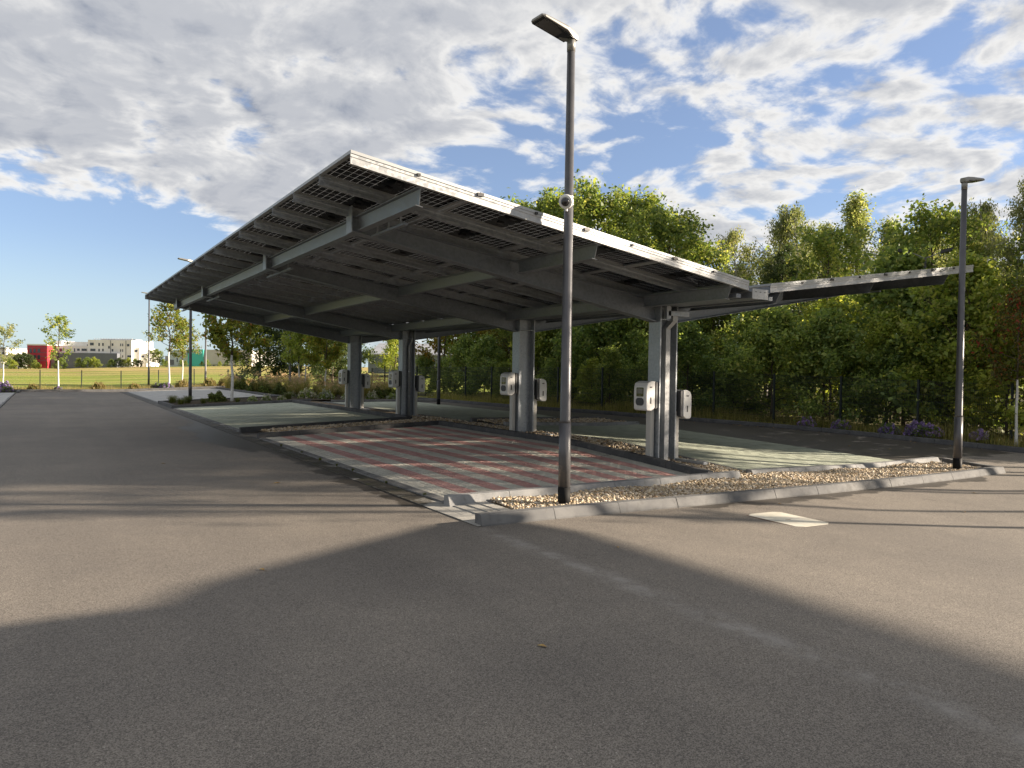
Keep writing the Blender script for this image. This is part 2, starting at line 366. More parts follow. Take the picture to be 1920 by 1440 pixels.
paving('green_paving', 'pale green sunlit paver bays on the drive side past the gravel strip', -5.30, -0.50, 10.60, 23.0, 0.24, 0.24, G_, splits=(13.1, 15.6, 18.1, 20.6), gap=0.004)
paving('pale_paving', 'pale grey paver bays on the drive side beyond the planted island', -5.30, 0.20, 27.7, 44.6, 0.5, 0.5, lambda i: 'paver_pale', splits=(30.2, 32.7, 35.2, 37.7, 40.2, 42.6), gap=0.006)
paving('pale_paving', 'pale grey paver bays on the far left edge of the drive', -17.0, -11.5, 25.6, 43.5, 0.5, 0.5, lambda i: 'paver_pale', splits=(28.1, 30.6, 33.1, 35.6, 38.1), gap=0.006)
# flush edging along the drive and the gutter beside it
root = tag(link('edging', None), kind='structure')
for (ya, yb) in ((Y0 - 0.02, 8.4), (10.55, 23.05), (27.6, 44.7)):
    for y in frange(ya, yb, 1.0)[:-1]:
        yb2 = min(y + 0.995, yb)
        MB().hexa([(-5.44, y, -0.03), (-5.305, y, -0.03), (-5.305, yb2, -0.03), (-5.44, yb2, -0.03)], [(-5.435, y, 0.026), (-5.31, y, 0.036), (-5.31, yb2, 0.036), (-5.435, yb2, 0.026)]).build('edging_stone', 'edging', root)
root = tag(sheet('gutter', [-5.77, -5.6, -5.445], frange(-3.0, 45, 1.0), lambda x, y: zg(x, y) + 0.004, 'joint_sand'), 'shallow stained concrete block gutter along the drive edge', 'gutter', kind='structure')
rest = MB()
def gutter_block(x, y, wx, wy):
    zc_ = 0.012 - 0.010 * (1 - abs((x + wx / 2 + 5.60) / 0.16))
    c = [(x + 0.004, y + 0.004), (x + wx - 0.004, y + 0.004), (x + wx - 0.004, y + wy - 0.004), (x + 0.004, y + wy - 0.004)]
    h = rng.uniform(-0.002, 0.002)
    return [(a, b, zg(a, b) - 0.02) for a, b in c], [(a, b, zg(a, b) + zc_ + 0.004 + h) for a, b in c]
for j, y in enumerate(frange(-2.98, 44.9, 0.16)[:-1]):
    for i in range(2):
        b, t = gutter_block(-5.765 + 0.16 * i, y, 0.16, 0.16)
        if j < 110: MB().hexa(b, t).build('gutter_block', 'gutter_stone', root)
        else: rest.hexa(b, t)
tag(rest.build('gutter_block_run', 'gutter_stone', root), kind='stuff')
for j, y in enumerate(frange(-2.88, -1.76, 0.16)[:-1]):      # paved inlet between the two kerb ends
    for i in range(3):
        b, t = gutter_block(-5.44 + 0.16 * i, y, 0.16, 0.16)
        MB().hexa(b, t).build('gutter_block', 'gutter_stone', root)

# ------------------------------------------------------------------ kerbs (every stone its own piece)
def kerb(pts, side=1, m='kerb_concrete', h=0.13, wb=0.17, wt=0.12, L=1.0, dz=0.0):
    """stones along polyline pts; side=+1: body lies left of travel, sloping face on the right"""
    root = tag(link('kerb', None, None), kind='structure')
    for (xa, ya), (xb, yb) in zip(pts, pts[1:]):
        ln = math.hypot(xb - xa, yb - ya); ux, uy = (xb - xa) / ln, (yb - ya) / ln; nx, ny = -uy * side, ux * side
        n = max(1, int(round(ln / L)))
        for i in range(n):
            a, b = ln * i / n + 0.004, ln * (i + 1) / n - 0.004; jit = rng.uniform(-0.003, 0.003)
            P_ = lambda t, o, z: (xa + ux * t + nx * (o + jit), ya + uy * t + ny * (o + jit), zg(xa + ux * t, ya + uy * t) + z + dz)
            prof = [(0.0, -0.06), (0.0, 0.02), (wb - wt - 0.012, h - 0.014), (wb - wt, h), (wb, h), (wb, -0.06)]
            mb = MB(); mb.ext(prof if side < 0 else prof, lambda o, z: P_(a, o, z), lambda o, z: P_(b, o, z)); mb.build('kerb_stone', m, root)
    return root
kerb([(-5.72, -3.0), (6.62, -3.12)], 1)
kerb([(6.63, -3.10), (6.98, -1.80)], 1, h=0.12)
kerb([(6.94, -1.66), (0.62, -1.66)], -1, 'kerb_pale', h=0.11)
kerb([(-5.50, -1.80), (0.14, -1.80)], 1, 'kerb_pale', h=0.14)
kerb([(-0.50, 8.38), (-0.50, -1.62)], 1, 'kerb_dark', h=0.15, wb=0.14)
kerb([(-5.46, 8.39), (-0.36, 8.39)], 1, 'kerb_dark', h=0.14)
kerb([(-0.36, 10.58), (-5.46, 10.58)], 1, 'kerb_dark', h=0.14)
kerb([(-0.50, 23.0), (-0.50, 10.60)], 1, 'kerb_dark', h=0.15, wb=0.14)
kerb([(-5.46, 23.02), (0.4, 23.02)], 1, 'kerb_dark', h=0.14)
kerb([(0.3, 27.66), (-5.46, 27.66)], 1, 'kerb_dark', h=0.14)
kerb([(-5.46, 27.60), (-5.46, 23.2)], 1, 'kerb_dark', h=0.14)
kerb([(0.22, 44.6), (0.22, 27.7)], 1, 'kerb_dark', h=0.14)
kerb([(0.93, 7.0), (5.9, 7.0)], 1, 'kerb_pale', h=0.12)
kerb([(5.95, 7.02), (5.95, 9.1)], 1, 'kerb_concrete', h=0.10)
kerb([(5.9, 9.12), (0.93, 9.12)], 1, 'kerb_concrete', h=0.12)
kerb([(0.61, 22.0), (0.61, -1.55)], 1, 'edging', h=0.06, wb=0.08, wt=0.07)
kerb([(0.9, 21.6), (6.2, 21.6)], 1, h=0.13)
kerb([(x + 0.02, y) for y, x in XRP[2:-1]], -1, 'kerb_dark', h=0.13)
kerb([(-12.6, 46.4), (6.0, 46.4)], 1, 'kerb_dark', h=0.14)
kerb([(-11.45, 46.3), (-11.45, 43.6)], 1, h=0.13)
kerb([(-11.45, 25.6), (-11.45, 43.5)], 1, 'edging', h=0.03, wb=0.1, wt=0.09)

# ------------------------------------------------------------------ gravel and planting beds
def patch(name, rects, m, dz, label, cat='gravel'):
    out = []
    for (x0, x1, y0, y1) in rects:
        out.append(tag(sheet(name, frange(x0, x1, 0.5), frange(y0, y1, 0.4), lambda x, y: zg(x, y) + dz, m), label, cat, kind='structure'))
    return out
GR = [(-4.95, 6.75, -2.90, -1.66), (0.12, 0.60, -1.66, -0.3), (-0.37, 0.58, -0.9, 8.36), (-5.0, -0.40, 8.5, 10.44), (-0.37, 0.58, 8.36, 22.9), (1.0, 5.85, 7.15, 8.97)]
for q, r4 in enumerate(GR): patch('gravel_bed', [r4], 'gravel_base', 0.020 + 0.004 * q, 'cream gravel bed held between concrete kerbs', 'gravel')
ico_v = []; phi = (1 + 5 ** 0.5) / 2
for a, b in ((-1, phi), (1, phi), (-1, -phi), (1, -phi)): ico_v.append((a, b, 0))
for a, b in ((-1, phi), (1, phi), (-1, -phi), (1, -phi)): ico_v.append((0, a, b))
for a, b in ((phi, -1), (phi, 1), (-phi, -1), (-phi, 1)): ico_v.append((a, 0, b))
ICO = np.array(ico_v) / math.hypot(1, phi)
ICF = np.array([(0, 11, 5), (0, 5, 1), (0, 1, 7), (0, 7, 10), (0, 10, 11), (1, 5, 9), (5, 11, 4), (11, 10, 2), (10, 7, 6), (7, 1, 8), (3, 9, 4), (3, 4, 2), (3, 2, 6), (3, 6, 8), (3, 8, 9), (4, 9, 5), (2, 4, 11), (6, 2, 10), (8, 6, 7), (9, 8, 1)])
def pebbles(rects, label):
    VV = []; FF = []; o = 0
    for (x0, x1, y0, y1, dens, sz, lift) in rects:
        n = int((x1 - x0) * (y1 - y0) * dens)
        X = nrng.uniform(x0, x1, n); Y = nrng.uniform(y0, y1, n)
        Z = np.array([zg(a, b) for a, b in zip(X, Y)]) + lift + nrng.uniform(-0.006, 0.022, n) + 0.018 * np.sin(X * 3.1 + 1) * np.sin(Y * 4.3)
        S = sz * np.exp(nrng.normal(0, 0.28, n))[:, None] * np.stack([nrng.uniform(0.8, 1.3, n), nrng.uniform(0.7, 1.1, n), nrng.uniform(0.5, 0.8, n)], 1)
        ang = nrng.uniform(0, 6.28, n); tl = nrng.normal(0, 0.35, n); ca, sa, ct, st = np.cos(ang), np.sin(ang), np.cos(tl), np.sin(tl)
        v = ICO[None] * S[:, None, :] * nrng.uniform(0.85, 1.12, (n, 12, 1))
        x, y, z = v[..., 0], v[..., 1], v[..., 2]
        y, z = y * ct[:, None] - z * st[:, None], y * st[:, None] + z * ct[:, None]
        x, y = x * ca[:, None] - y * sa[:, None], x * sa[:, None] + y * ca[:, None]
        VV.append(np.stack([x + X[:, None], y + Y[:, None], z + Z[:, None]], -1).reshape(-1, 3))
        FF.append((ICF[None] + (np.arange(n) * 12)[:, None, None]).reshape(-1, 3) + o); o += n * 12
    tag(link('gravel', fast_mesh('gravel', np.concatenate(VV), np.concatenate(FF), 'pebble', True)), label, 'gravel', kind='stuff')
pebbles([(-4.9, 6.6, -2.86, -1.70, 1600, 0.0185, 0.035), (-0.3, 0.60, -1.66, -0.4, 1100, 0.021, 0.035), (-5.1, -4.9, -2.8, -2.4, 500, 0.02, 0.02)], 'loose cream and tan pebbles between the near kerbs')
pebbles([(-0.34, 0.56, -0.4, 8.3, 420, 0.026, 0.04), (-4.9, -0.4, 8.56, 10.4, 620, 0.030, 0.04), (-0.3, 0.55, 8.4, 13, 300, 0.032, 0.04), (1.0, 5.8, 7.2, 8.95, 260, 0.032, 0.05)], 'loose cream pebbles around the column feet and between the bays')
patch('planting_bed', [(-5.3, 0.3, 23.18, 27.5)], 'soil', 0.09, 'planted soil island between the bays', 'planting bed')
patch('planting_bed', [(0.40, 6.1, 23.05, 46.3)], 'soil', 0.075, 'planted soil bed behind the far column', 'planting bed')
patch('planting_bed', [(-13.4, -11.62, 43.7, 47.2)], 'soil', 0.07, 'planted soil corner at the far end of the drive', 'planting bed')
patch('planting_bed', [(-12.0, 6.0, 46.6, 49.6)], 'soil', 0.074, 'rough planted strip between end kerb and meadow fence', 'planting bed')

# ------------------------------------------------------------------ concrete access cover and fallen leaves
cv = thing('access_cover', 'pale concrete access cover set in the asphalt before the gravel kerb', 'access cover', (-1.72, -4.10, zg(-1.72, -4.10)))
sl = (zg(-1.3, -4.1) - zg(-2.1, -4.1)) / 0.8; cv.rotation_euler = (math.atan((zg(-1.7, -3.7) - zg(-1.7, -4.5)) / 0.8), -math.atan(sl), 0)
W2, D2, c1, c2 = 0.335, 0.42, 0.10, 0.06
MB().box(-W2 - 0.022, W2 + 0.022, -D2 - 0.022, D2 + 0.022, -0.05, 0.005).build('cover_rim', 'rust', cv)
oct_ = [(-W2 + c1, -D2), (W2 - c1, -D2), (W2, -D2 + c2), (W2, D2 - c2), (W2 - c1, D2), (-W2 + c1, D2), (-W2, D2 - c2), (-W2, -D2 + c2)]
MB().ext(oct_, lambda a, b: (a, b, -0.02), lambda a, b: (a, b, 0.009)).build('cover_slab', 'cover_concrete', cv)
MB().box(-0.10, 0.0, -0.045, -0.03, 0.006, 0.0105).build('lifting_slot', 'rust', cv)
# ------------------------------------------------------------------ steel and glass
def m_galv(c1, c2):
    def fn(nt):
        pos = nt.n('ShaderNodeTexCoord').outputs['Object']
        v = nt.n('ShaderNodeTexVoronoi', ins={'Vector': pos, 'Scale': 26.0}); s = nt.sep(v.outputs['Color'])[0]
        n = nt.noise(pos, 3.5, 6, 0.65)
        c = nt.mix(nt.math('ADD', nt.math('MULTIPLY', s, 0.55), nt.math('MULTIPLY', n, 0.5)), c1, c2)
        return c, nt.math('ADD', 0.34, nt.math('MULTIPLY', s, 0.22))
    return fn
mat('galvanised', metal=0.55, fn=m_galv((0.215, 0.237, 0.262), (0.405, 0.430, 0.455)), spec=0.5)
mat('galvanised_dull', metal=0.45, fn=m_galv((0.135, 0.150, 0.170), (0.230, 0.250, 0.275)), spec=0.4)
mat('galv_bright', metal=0.35, fn=m_galv((0.25, 0.26, 0.265), (0.43, 0.435, 0.435)), spec=0.5)
mat('alu_frame', (0.33, 0.34, 0.34), 0.45, 0.6)
mat('post_alu', (0.47, 0.455, 0.42), 0.5, 0.3)
mat('black_plastic', (0.018, 0.018, 0.019), 0.45)
mat('black_rubber', (0.006, 0.006, 0.006), 0.7, spec=0.2)
mat('dark_grey_plastic', (0.055, 0.058, 0.062), 0.55)
mat('white_plastic', (0.66, 0.66, 0.645), 0.38, fn=mottled((0.62, 0.62, 0.60), (0.69, 0.69, 0.675), 3))
mat('screen', (0.012, 0.012, 0.014), 0.12, spec=0.6)
mat('lcd', (0.16, 0.15, 0.14), 0.25)
mat('lamp_paint', (0.085, 0.085, 0.092), 0.42, 0.35, fn=mottled((0.078, 0.078, 0.085), (0.105, 0.104, 0.108), 4))
mat('lamp_head', (0.24, 0.235, 0.22), 0.45, 0.4)
mat('lamp_glass', (0.10, 0.095, 0.09), 0.15, spec=0.6)
mat('dome_glass', (0.006, 0.006, 0.008), 0.06, spec=0.8)
def make_cells():
    m = bpy.data.materials.new('solar_cells'); m.use_nodes = True; MATS['solar_cells'] = m; nt = NT(m.node_tree); m.node_tree.nodes.clear()
    u, v, _ = nt.sep(nt.n('ShaderNodeTexCoord').outputs['Generated'])
    def line(t, n, wd):
        f = nt.math('FRACT', nt.math('ADD', nt.math('MULTIPLY', t, n), 0.5)); return nt.math('LESS_THAN', nt.math('ABSOLUTE', nt.math('SUBTRACT', f, 0.5)), wd), nt.math('ABSOLUTE', nt.math('SUBTRACT', f, 0.5))
    uu = nt.math('DIVIDE', nt.math('SUBTRACT', u, 0.012), 0.976); vv = nt.math('DIVIDE', nt.math('SUBTRACT', v, 0.02), 0.96)
    lu, au = line(uu, 18.0, 0.024); lv, av = line(vv, 6.0, 0.0125)
    dia = nt.math('LESS_THAN', nt.math('ADD', nt.math('MULTIPLY', au, 0.55), av), 0.038)
    mid = nt.math('GREATER_THAN', nt.math('ABSOLUTE', nt.math('SUBTRACT', u, 0.5)), 0.085)
    gapm = nt.math('MULTIPLY', nt.math('MAXIMUM', nt.math('MAXIMUM', lu, lv), dia), mid)
    cell = nt.n('ShaderNodeBsdfPrincipled', ins={'Base Color': (0.003, 0.0035, 0.005, 1), 'Roughness': 0.15, 'Specular IOR Level': 0.06})
    lt = nt.n('ShaderNodeMixShader', ins={0: 0.5, 1: nt.n('ShaderNodeBsdfDiffuse', ins={0: (0.80, 0.82, 0.84, 1)}).outputs[0], 2: nt.n('ShaderNodeBsdfTranslucent', ins={0: (0.80, 0.82, 0.84, 1)}).outputs[0]})
    mx = nt.n('ShaderNodeMixShader', ins={0: gapm, 1: cell.outputs[0], 2: lt.outputs[0]})
    out = nt.n('ShaderNodeOutputMaterial'); nt.L.new(mx.outputs[0], out.inputs[0])
make_cells()

# ------------------------------------------------------------------ the solar carport
COLY = [0.0, 4.80, 11.667, 16.426]; YF, YR = -2.21, 17.86
RT0, RSL = 3.30, 0.1377
def rz(x): return RT0 + (abs(x) - 0.25) * RSL           # top of the panels
cp = thing('solar_carport', 'grey galvanised steel carport with butterfly roof of solar panels', 'carport', (0, 0, zg(0, 0)))
Z0 = zg(0, 0)
def W(mb):                                               # world coordinates into the carport's frame
    mb.v = [(x, y, z - Z0) for x, y, z in mb.v]; return mb
# columns: H sections, flanges facing across
for k, y in enumerate(COLY):
    zb = zg(0, y); mb = MB()
    for sx in (-1, 1): mb.box(sx * 0.225 - 0.014 * (sx > 0) * 2 + (0 if sx > 0 else 0), sx * 0.225 + (0.028 if sx < 0 else 0), y - 0.155, y + 0.155, zb - 0.05, 3.10)
    mb.box(-0.197, 0.197, y - 0.009, y + 0.009, zb - 0.05, 3.10)
    for zz in (2.78, 3.06): mb.box(-0.196, 0.196, y - 0.15, y - 0.010, zz, zz + 0.016); mb.box(-0.196, 0.196, y + 0.010, y + 0.15, zz, zz + 0.016)
    W(mb).build('column', 'galvanised', cp)
    W(MB().box(-0.33, 0.33, y - 0.20, y + 0.20, zb - 0.02, zb + 0.03)).build('base_plate', 'galvanised_dull', cp)
    for s in (-1, 1):
        W(MB().box(min(s * 0.24, s * 0.345), max(s * 0.24, s * 0.345), y - 0.85, y - 0.10 if s < 0 else y + 0.9, zb + 0.03, zb + 0.075)).build('cable_duct', 'galvanised', cp)
# main beams: tapered I sections
for y in COLY:
    for s in (-1, 1):
        xs = [0.226, 3.0, 6.22]; tops = [rz(x) - 0.155 for x in xs]; bots = [2.775 + (x - 0.44) * 0.168 for x in xs]
        mb = MB()
        for (xa, ta, ba), (xb, tb, bb) in zip(zip(xs, tops, bots), list(zip(xs, tops, bots))[1:]):
            def seg(y0, y1, za0, za1, zb0, zb1):
                X0, X1 = (s * xa, s * xb) if s > 0 else (s * xb, s * xa)
                A0, A1, B0, B1 = (za0, za1, zb0, zb1) if s > 0 else (zb0, zb1, za0, za1)
                mb.hexa([(X0, y0, A0), (X1, y0, B0), (X1, y1, B0), (X0, y1, A0)], [(X0, y0, A1), (X1, y0, B1), (X1, y1, B1), (X0, y1, A1)])
            seg(y - 0.006, y + 0.006, ba + 0.014, ta - 0.014, bb + 0.014, tb - 0.014)
            seg(y - 0.10, y + 0.10, ba, ba + 0.014, bb, bb + 0.014); seg(y - 0.10, y + 0.10, ta - 0.014, ta, tb - 0.014, tb)
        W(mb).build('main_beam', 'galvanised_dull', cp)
        e = MB(); zt, zb_ = rz(6.23) - 0.16, 2.775 + (6.23 - 0.44) * 0.168
        e.box(min(s * 6.222, s * 6.24), max(s * 6.222, s * 6.24), y - 0.11, y + 0.11, zb_ - 0.02, zt + 0.14)
        W(e).build('end_plate', 'galvanised', cp)
# longitudinal I beams, framed between the main beams
spans = [(YF + 0.06, COLY[0] - 0.115), (COLY[0] + 0.115, COLY[1] - 0.115), (COLY[1] + 0.115, COLY[2] - 0.115), (COLY[2] + 0.115, COLY[3] - 0.115), (COLY[3] + 0.115, YR - 0.06)]
for s in (-1, 1):
    for bx in (6.13, 3.40, 0.62):
        zt = rz(bx) - 0.157; zb_ = zt - 0.20; lean = -s * RSL
        for (ya, yb) in spans:
            mb = MB(); cut = 0.10 if ya < COLY[0] - 1 else 0.0
            def P3(o, z): return (s * bx + o - lean * 0 + (-s) * (z - zt) * RSL * -1, z + o * s * RSL)
            for (o0, o1, z0, z1) in ((-0.05, 0.05, zt - 0.010, zt), (-0.05, 0.05, zb_, zb_ + 0.010), (-0.0035, 0.0035, zb_ + 0.010, zt - 0.010)):
                q = [P3(o0, z0), P3(o1, z0), P3(o1, z1), P3(o0, z1)]
                yc = lambda z: ya + cut * (zt - z) / 0.2
                mb.hexa([(q[0][0], yc(z0), q[0][1]), (q[1][0], yc(z0), q[1][1]), (q[1][0], yb, q[1][1]), (q[0][0], yb, q[0][1])],
                        [(q[3][0], yc(z1), q[3][1]), (q[2][0], yc(z1), q[2][1]), (q[2][0], yb, q[2][1]), (q[3][0], yb, q[3][1])])
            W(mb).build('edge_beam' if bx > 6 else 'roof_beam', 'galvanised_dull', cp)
            if bx > 3 and ya > COLY[0] - 1:
                br = MB().box(s * bx - 0.03, s * bx + 0.03, ya - 0.10, ya + 0.05, zb_ + 0.03, zb_ + 0.16)
                W(br).build('beam_bracket', 'galvanised', cp)
# cable rails hanging beside the outer beams
for s in (-1, 1):
    for (ya, yb) in spans[1:]:
        bx = 6.13 - 0.22; z = rz(bx) - 0.157 - 0.235; y0 = ya + 0.1 if ya > 0 else ya
        y0, y1 = max(ya - 0.9, YF) if ya > 0 else ya, min(ya + 0.9, yb)
        if s < 0 and ya < 1: y0, y1 = ya - 1.35, ya - 0.2
        W(MB().box(s * bx - 0.03, s * bx + 0.03, y0, y1, z, z + 0.03)).build('cable_rail', 'galvanised_dull', cp)
        for q in (0.15, 0.5, 0.85):
            yy = y0 + (y1 - y0) * q; W(MB().box(s * bx - 0.008, s * bx + 0.008, yy - 0.02, yy + 0.02, z + 0.03, z + 0.20)).build('rail_clip', 'galvanised', cp)
# purlins running with the slope
NP = 18; PITCH = (YR - YF) / NP; PH = 0.118
for s in (-1, 1):
    for i in range(NP + 1):
        y = YF + PITCH * i; d = 1 if i < NP else -1
        prof = [(0, 0), (0.052, 0), (0.052, 0.016), (0.047, 0.016), (0.047, 0.004), (0.004, 0.004), (0.004, 0.032), (0.010, 0.040), (0.010, 0.078), (0.004, 0.086), (0.004, PH - 0.004), (0.047, PH - 0.004), (0.047, PH - 0.016), (0.052, PH - 0.016), (0.052, PH), (0, PH), (0, 0.084), (0.006, 0.076), (0.006, 0.042), (0, 0.034)]
        mb = MB()
        xa, xb = 0.27, 7.03
        mb.ext(prof, lambda a, b: (s * xa, y + d * a, rz(xa) - 0.155 + b), lambda a, b: (s * xb, y + d * a, rz(xb) - 0.155 + b))
        W(mb).build('purlin', 'galv_bright' if i in (0, NP) else 'galvanised', cp)
# solar panels: frame, laminate with see-through cell gaps, junction boxes
PL = (7.04 - 0.26) / 4
def tilt(s, xa): return lambda x, y, dz: (s * x, y, rz(x) + dz)
fr_cache = {}
for s in (-1, 1):
    for k in range(4):
        for i in range(NP):
            xa, xb = 0.26 + PL * k + 0.010, 0.26 + PL * (k + 1) - 0.010; ya, yb = YF + PITCH * i + 0.004 - (0.012 if i == 0 else 0), YF + PITCH * (i + 1) - 0.004 + (0.012 if i == NP - 1 else 0)
            key = (s, 0 if 0 < i < NP - 1 else (1 if i == 0 else 2))
            xm, ym = (xa + xb) / 2, (ya + yb) / 2
            if key not in fr_cache:
                T = lambda x, y, dz: (s * (x - xm), y - ym, (x - xm) * RSL + dz)
                def bar(mb, x0, x1, y0, y1, z0, z1):
                    c = [(x0, y0), (x1, y0), (x1, y1), (x0, y1)]
                    if s < 0: c = c[::-1]
                    mb.hexa([T(x, y, z0) for x, y in c], [T(x, y, z1) for x, y in c])
                fm = MB(); wd = 0.034
                bar(fm, xa, xb, ya, ya + 0.012, -0.036, 0.0); bar(fm, xa, xb, yb - 0.012, yb, -0.036, 0.0)
                bar(fm, xa, xa + 0.012, ya + 0.012, yb - 0.012, -0.036, 0.0); bar(fm, xb - 0.012, xb, ya + 0.012, yb - 0.012, -0.036, 0.0)
                bar(fm, xa + 0.012, xa + 0.05, ya + 0.012, yb - 0.012, -0.036, -0.033); bar(fm, xb - 0.05, xb - 0.012, ya + 0.012, yb - 0.012, -0.036, -0.033)
                lm = MB(); bar(lm, xa + 0.0125, xb - 0.0125, ya + 0.0125, yb - 0.0125, -0.010, -0.005)
                jm = MB()
                bar(jm, xm - 0.045, xm + 0.045, -0.03 + ym, 0.03 + ym, -0.028, -0.011)
                fr_cache[key] = (fm.mesh('panel_frame', 'alu_frame'), lm.mesh('cell_laminate', 'solar_cells'), jm.mesh('junction_box', 'black_plastic'))
            f, l, j = fr_cache[key]
            pn = link('solar_panel', f, cp, (s * xm, 0, 0)); pn.location = (0, ym, rz(xm) - Z0); pn.location.x = s * xm
            link('cell_laminate', l, pn)
            for q in (-0.3, 0.0, 0.3): link('junction_box', j, pn, (0, q * PITCH, 0))
for s in (-1, 1):                                        # clamps along the front edge
    for k in range(1, 8):
        x = 0.26 + PL * k / 2; big = k % 2 == 0
        W(MB().box(s * x - (0.045 if big else 0.02), s * x + (0.045 if big else 0.02), YF - 0.022, YF + 0.03, rz(x) - 0.052, rz(x) - 0.012 if big else rz(x) - 0.02)).build('panel_clamp', 'black_plastic', cp)
# valley gutter with slotted end plate, and inner tubes
g = MB()
for (x0, x1, z0, z1) in ((-0.18, 0.18, 3.035, 3.04), (-0.185, -0.18, 3.035, 3.14), (0.18, 0.185, 3.035, 3.14), (-0.262, -0.185, 3.135, 3.14), (0.185, 0.262, 3.135, 3.14), (-0.265, -0.262, 3.135, 3.25), (0.262, 0.265, 3.135, 3.25)): g.box(x0, x1, YF + 0.004, YR - 0.004, z0, z1)
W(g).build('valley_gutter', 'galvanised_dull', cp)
for y0, y1 in ((YF - 0.012, YF + 0.003), (YR - 0.003, YR + 0.012)):
    ep = W(MB().box(-0.195, 0.195, y0, y1, 3.02, 3.185)).build('gutter_end_plate', 'galv_bright', cp)
    for q in (-0.11, 0, 0.11): W(MB().box(q - 0.022, q + 0.022, y0 - 0.002, y1 + 0.002, 3.13, 3.142)).build('slot', 'black_plastic', ep)
for s in (-1, 1):
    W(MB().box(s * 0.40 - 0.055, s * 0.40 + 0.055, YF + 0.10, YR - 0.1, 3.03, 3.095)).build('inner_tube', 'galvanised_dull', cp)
# downpipes: a square one on the first column, round ones on the third
yb0 = COLY[0]
dp = MB(); zb = zg(0, 0)
dp.box(-0.055, 0.055, yb0 - 0.135, yb0 - 0.025, zb + 0.03, 2.62)
dp.hexa([(-0.055, yb0 - 0.135, 2.62), (0.055, yb0 - 0.135, 2.62), (0.055, yb0 - 0.025, 2.62), (-0.055, yb0 - 0.025, 2.62)], [(0.06, yb0 - 0.19, 2.76), (0.18, yb0 - 0.19, 2.76), (0.18, yb0 - 0.05, 2.76), (0.06, yb0 - 0.05, 2.76)])
dp.box(0.06, 0.18, yb0 - 0.19, yb0 - 0.05, 2.76, 2.88)
W(dp).build('downpipe', 'galv_bright', cp)
W(MB().box(-0.10, 0.44, yb0 - 0.24, yb0 - 0.17, 2.86, 2.95).box(-0.15, -0.04, yb0 - 0.24, yb0 - 0.16, 2.80, 3.10)).build('gutter_bracket', 'galvanised', cp)
yb2 = COLY[2]
W(MB().tube([(0.05, yb2 - 0.09, zg(0, yb2)), (0.05, yb2 - 0.09, 2.55), (0.12, yb2 - 0.12, 2.70), (0.12, yb2 - 0.12, 3.03)], 0.045, 10)).build('downpipe', 'galv_bright', cp, smooth=True)
for zz in (0.9, 1.7, 2.4): W(MB().tube([(0.05, yb2 - 0.09, zz), (0.05, yb2 - 0.09, zz + 0.04)], 0.053, 10)).build('pipe_clip', 'galvanised', cp)

# ------------------------------------------------------------------ charging stations
def rounded(w_, h_, r_, n=5):
    pts = []
    for cx, cy, a0 in ((w_ - r_, -h_ + r_, -90), (w_ - r_, h_ - r_, 0), (-w_ + r_, h_ - r_, 90), (-w_ + r_, -h_ + r_, 180)):
        for i in range(n + 1):
            a = math.radians(a0 + 90 * i / n); pts.append((cx + r_ * math.cos(a), cy + r_ * math.sin(a)))
    return pts
def charger(x, y, s, label, dz=0.0):
    """front faces s*X; local frame: x out of the face, y along the face"""
    t = thing('charging_station', label, 'charging station', (x, y, zg(x, y)), 0 if s > 0 else math.pi, 'charging stations at the carport columns')
    H0, H1 = 1.00 + dz, 1.55 + dz
    MB().box(-0.045, 0.045, -0.065, 0.065, 0.0, 1.14 + dz).build('post', 'post_alu', t, bevel=0.006)
    MB().box(-0.08, 0.08, -0.10, 0.10, 0.03, 0.045).build('foot_plate', 'galvanised', t)
    body = MB(); W_ = 0.172
    prof = [(0.045, H0 + 0.05), (0.135, H0 - 0.005), (0.235, H0), (0.262, H0 + 0.03), (0.268, H0 + 0.30), (0.262, H1 - 0.10), (0.235, H1 - 0.035), (0.15, H1), (0.045, H1)]
    body.ext(prof, lambda a, b: (a, W_, b), lambda a, b: (a, -W_, b))
    bd = body.build('housing', 'white_plastic', t, bevel=0.014)
    MB().ext([(0.0, H0 + 0.06), (0.043, H0 + 0.03), (0.043, H1 - 0.012), (0.0, H1 - 0.02)], lambda a, b: (a - 0.02, W_ - 0.004, b), lambda a, b: (a - 0.02, -W_ + 0.004, b)).build('back_plate', 'dark_grey_plastic', t)
    sc = MB().ext(rounded(0.095, 0.085, 0.018), lambda a, b: (0.262, a, H1 - 0.205 + b), lambda a, b: (0.2705, a, H1 - 0.205 + b)).build('display', 'screen', t)
    MB().box(0.270, 0.2725, -0.072, 0.072, H1 - 0.235, H1 - 0.145).build('lcd', 'lcd', sc)
    MB().box(0.270, 0.2725, -0.03, 0.03, H1 - 0.275, H1 - 0.262).build('logo_mark', 'lcd', sc)
    MB().ext(rounded(0.105, 0.072, 0.068, 7), lambda a, b: (0.262, a, H1 - 0.385 + b), lambda a, b: (0.276, a, H1 - 0.385 + b)).build('socket_cover', 'dark_grey_plastic', t)
    for q in (-1, 1):
        MB().box(0.14, 0.17, min(q * W_, q * (W_ + 0.003)), max(q * W_, q * (W_ + 0.003)), H0 + 0.13, H0 + 0.25).build('side_slot', 'black_plastic', t)
        MB().box(0.125, 0.185, min(q * W_, q * (W_ + 0.003)), max(q * W_, q * (W_ + 0.003)), H1 - 0.125, H1 - 0.10).build('badge', 'dark_grey_plastic', t)
    return t
WHERE = ['at the column with the square downpipe', 'at the plain column between the two downpipes', 'at the column with the round downpipe', 'at the plain column nearest the planting bed']
for k, y in enumerate(COLY):
    charger(-0.30, y, -1, 'white charging station facing the drive ' + WHERE[k])
    charger(0.30, y - 0.05, 1, 'white charging station facing the wood side ' + WHERE[k], -0.17)

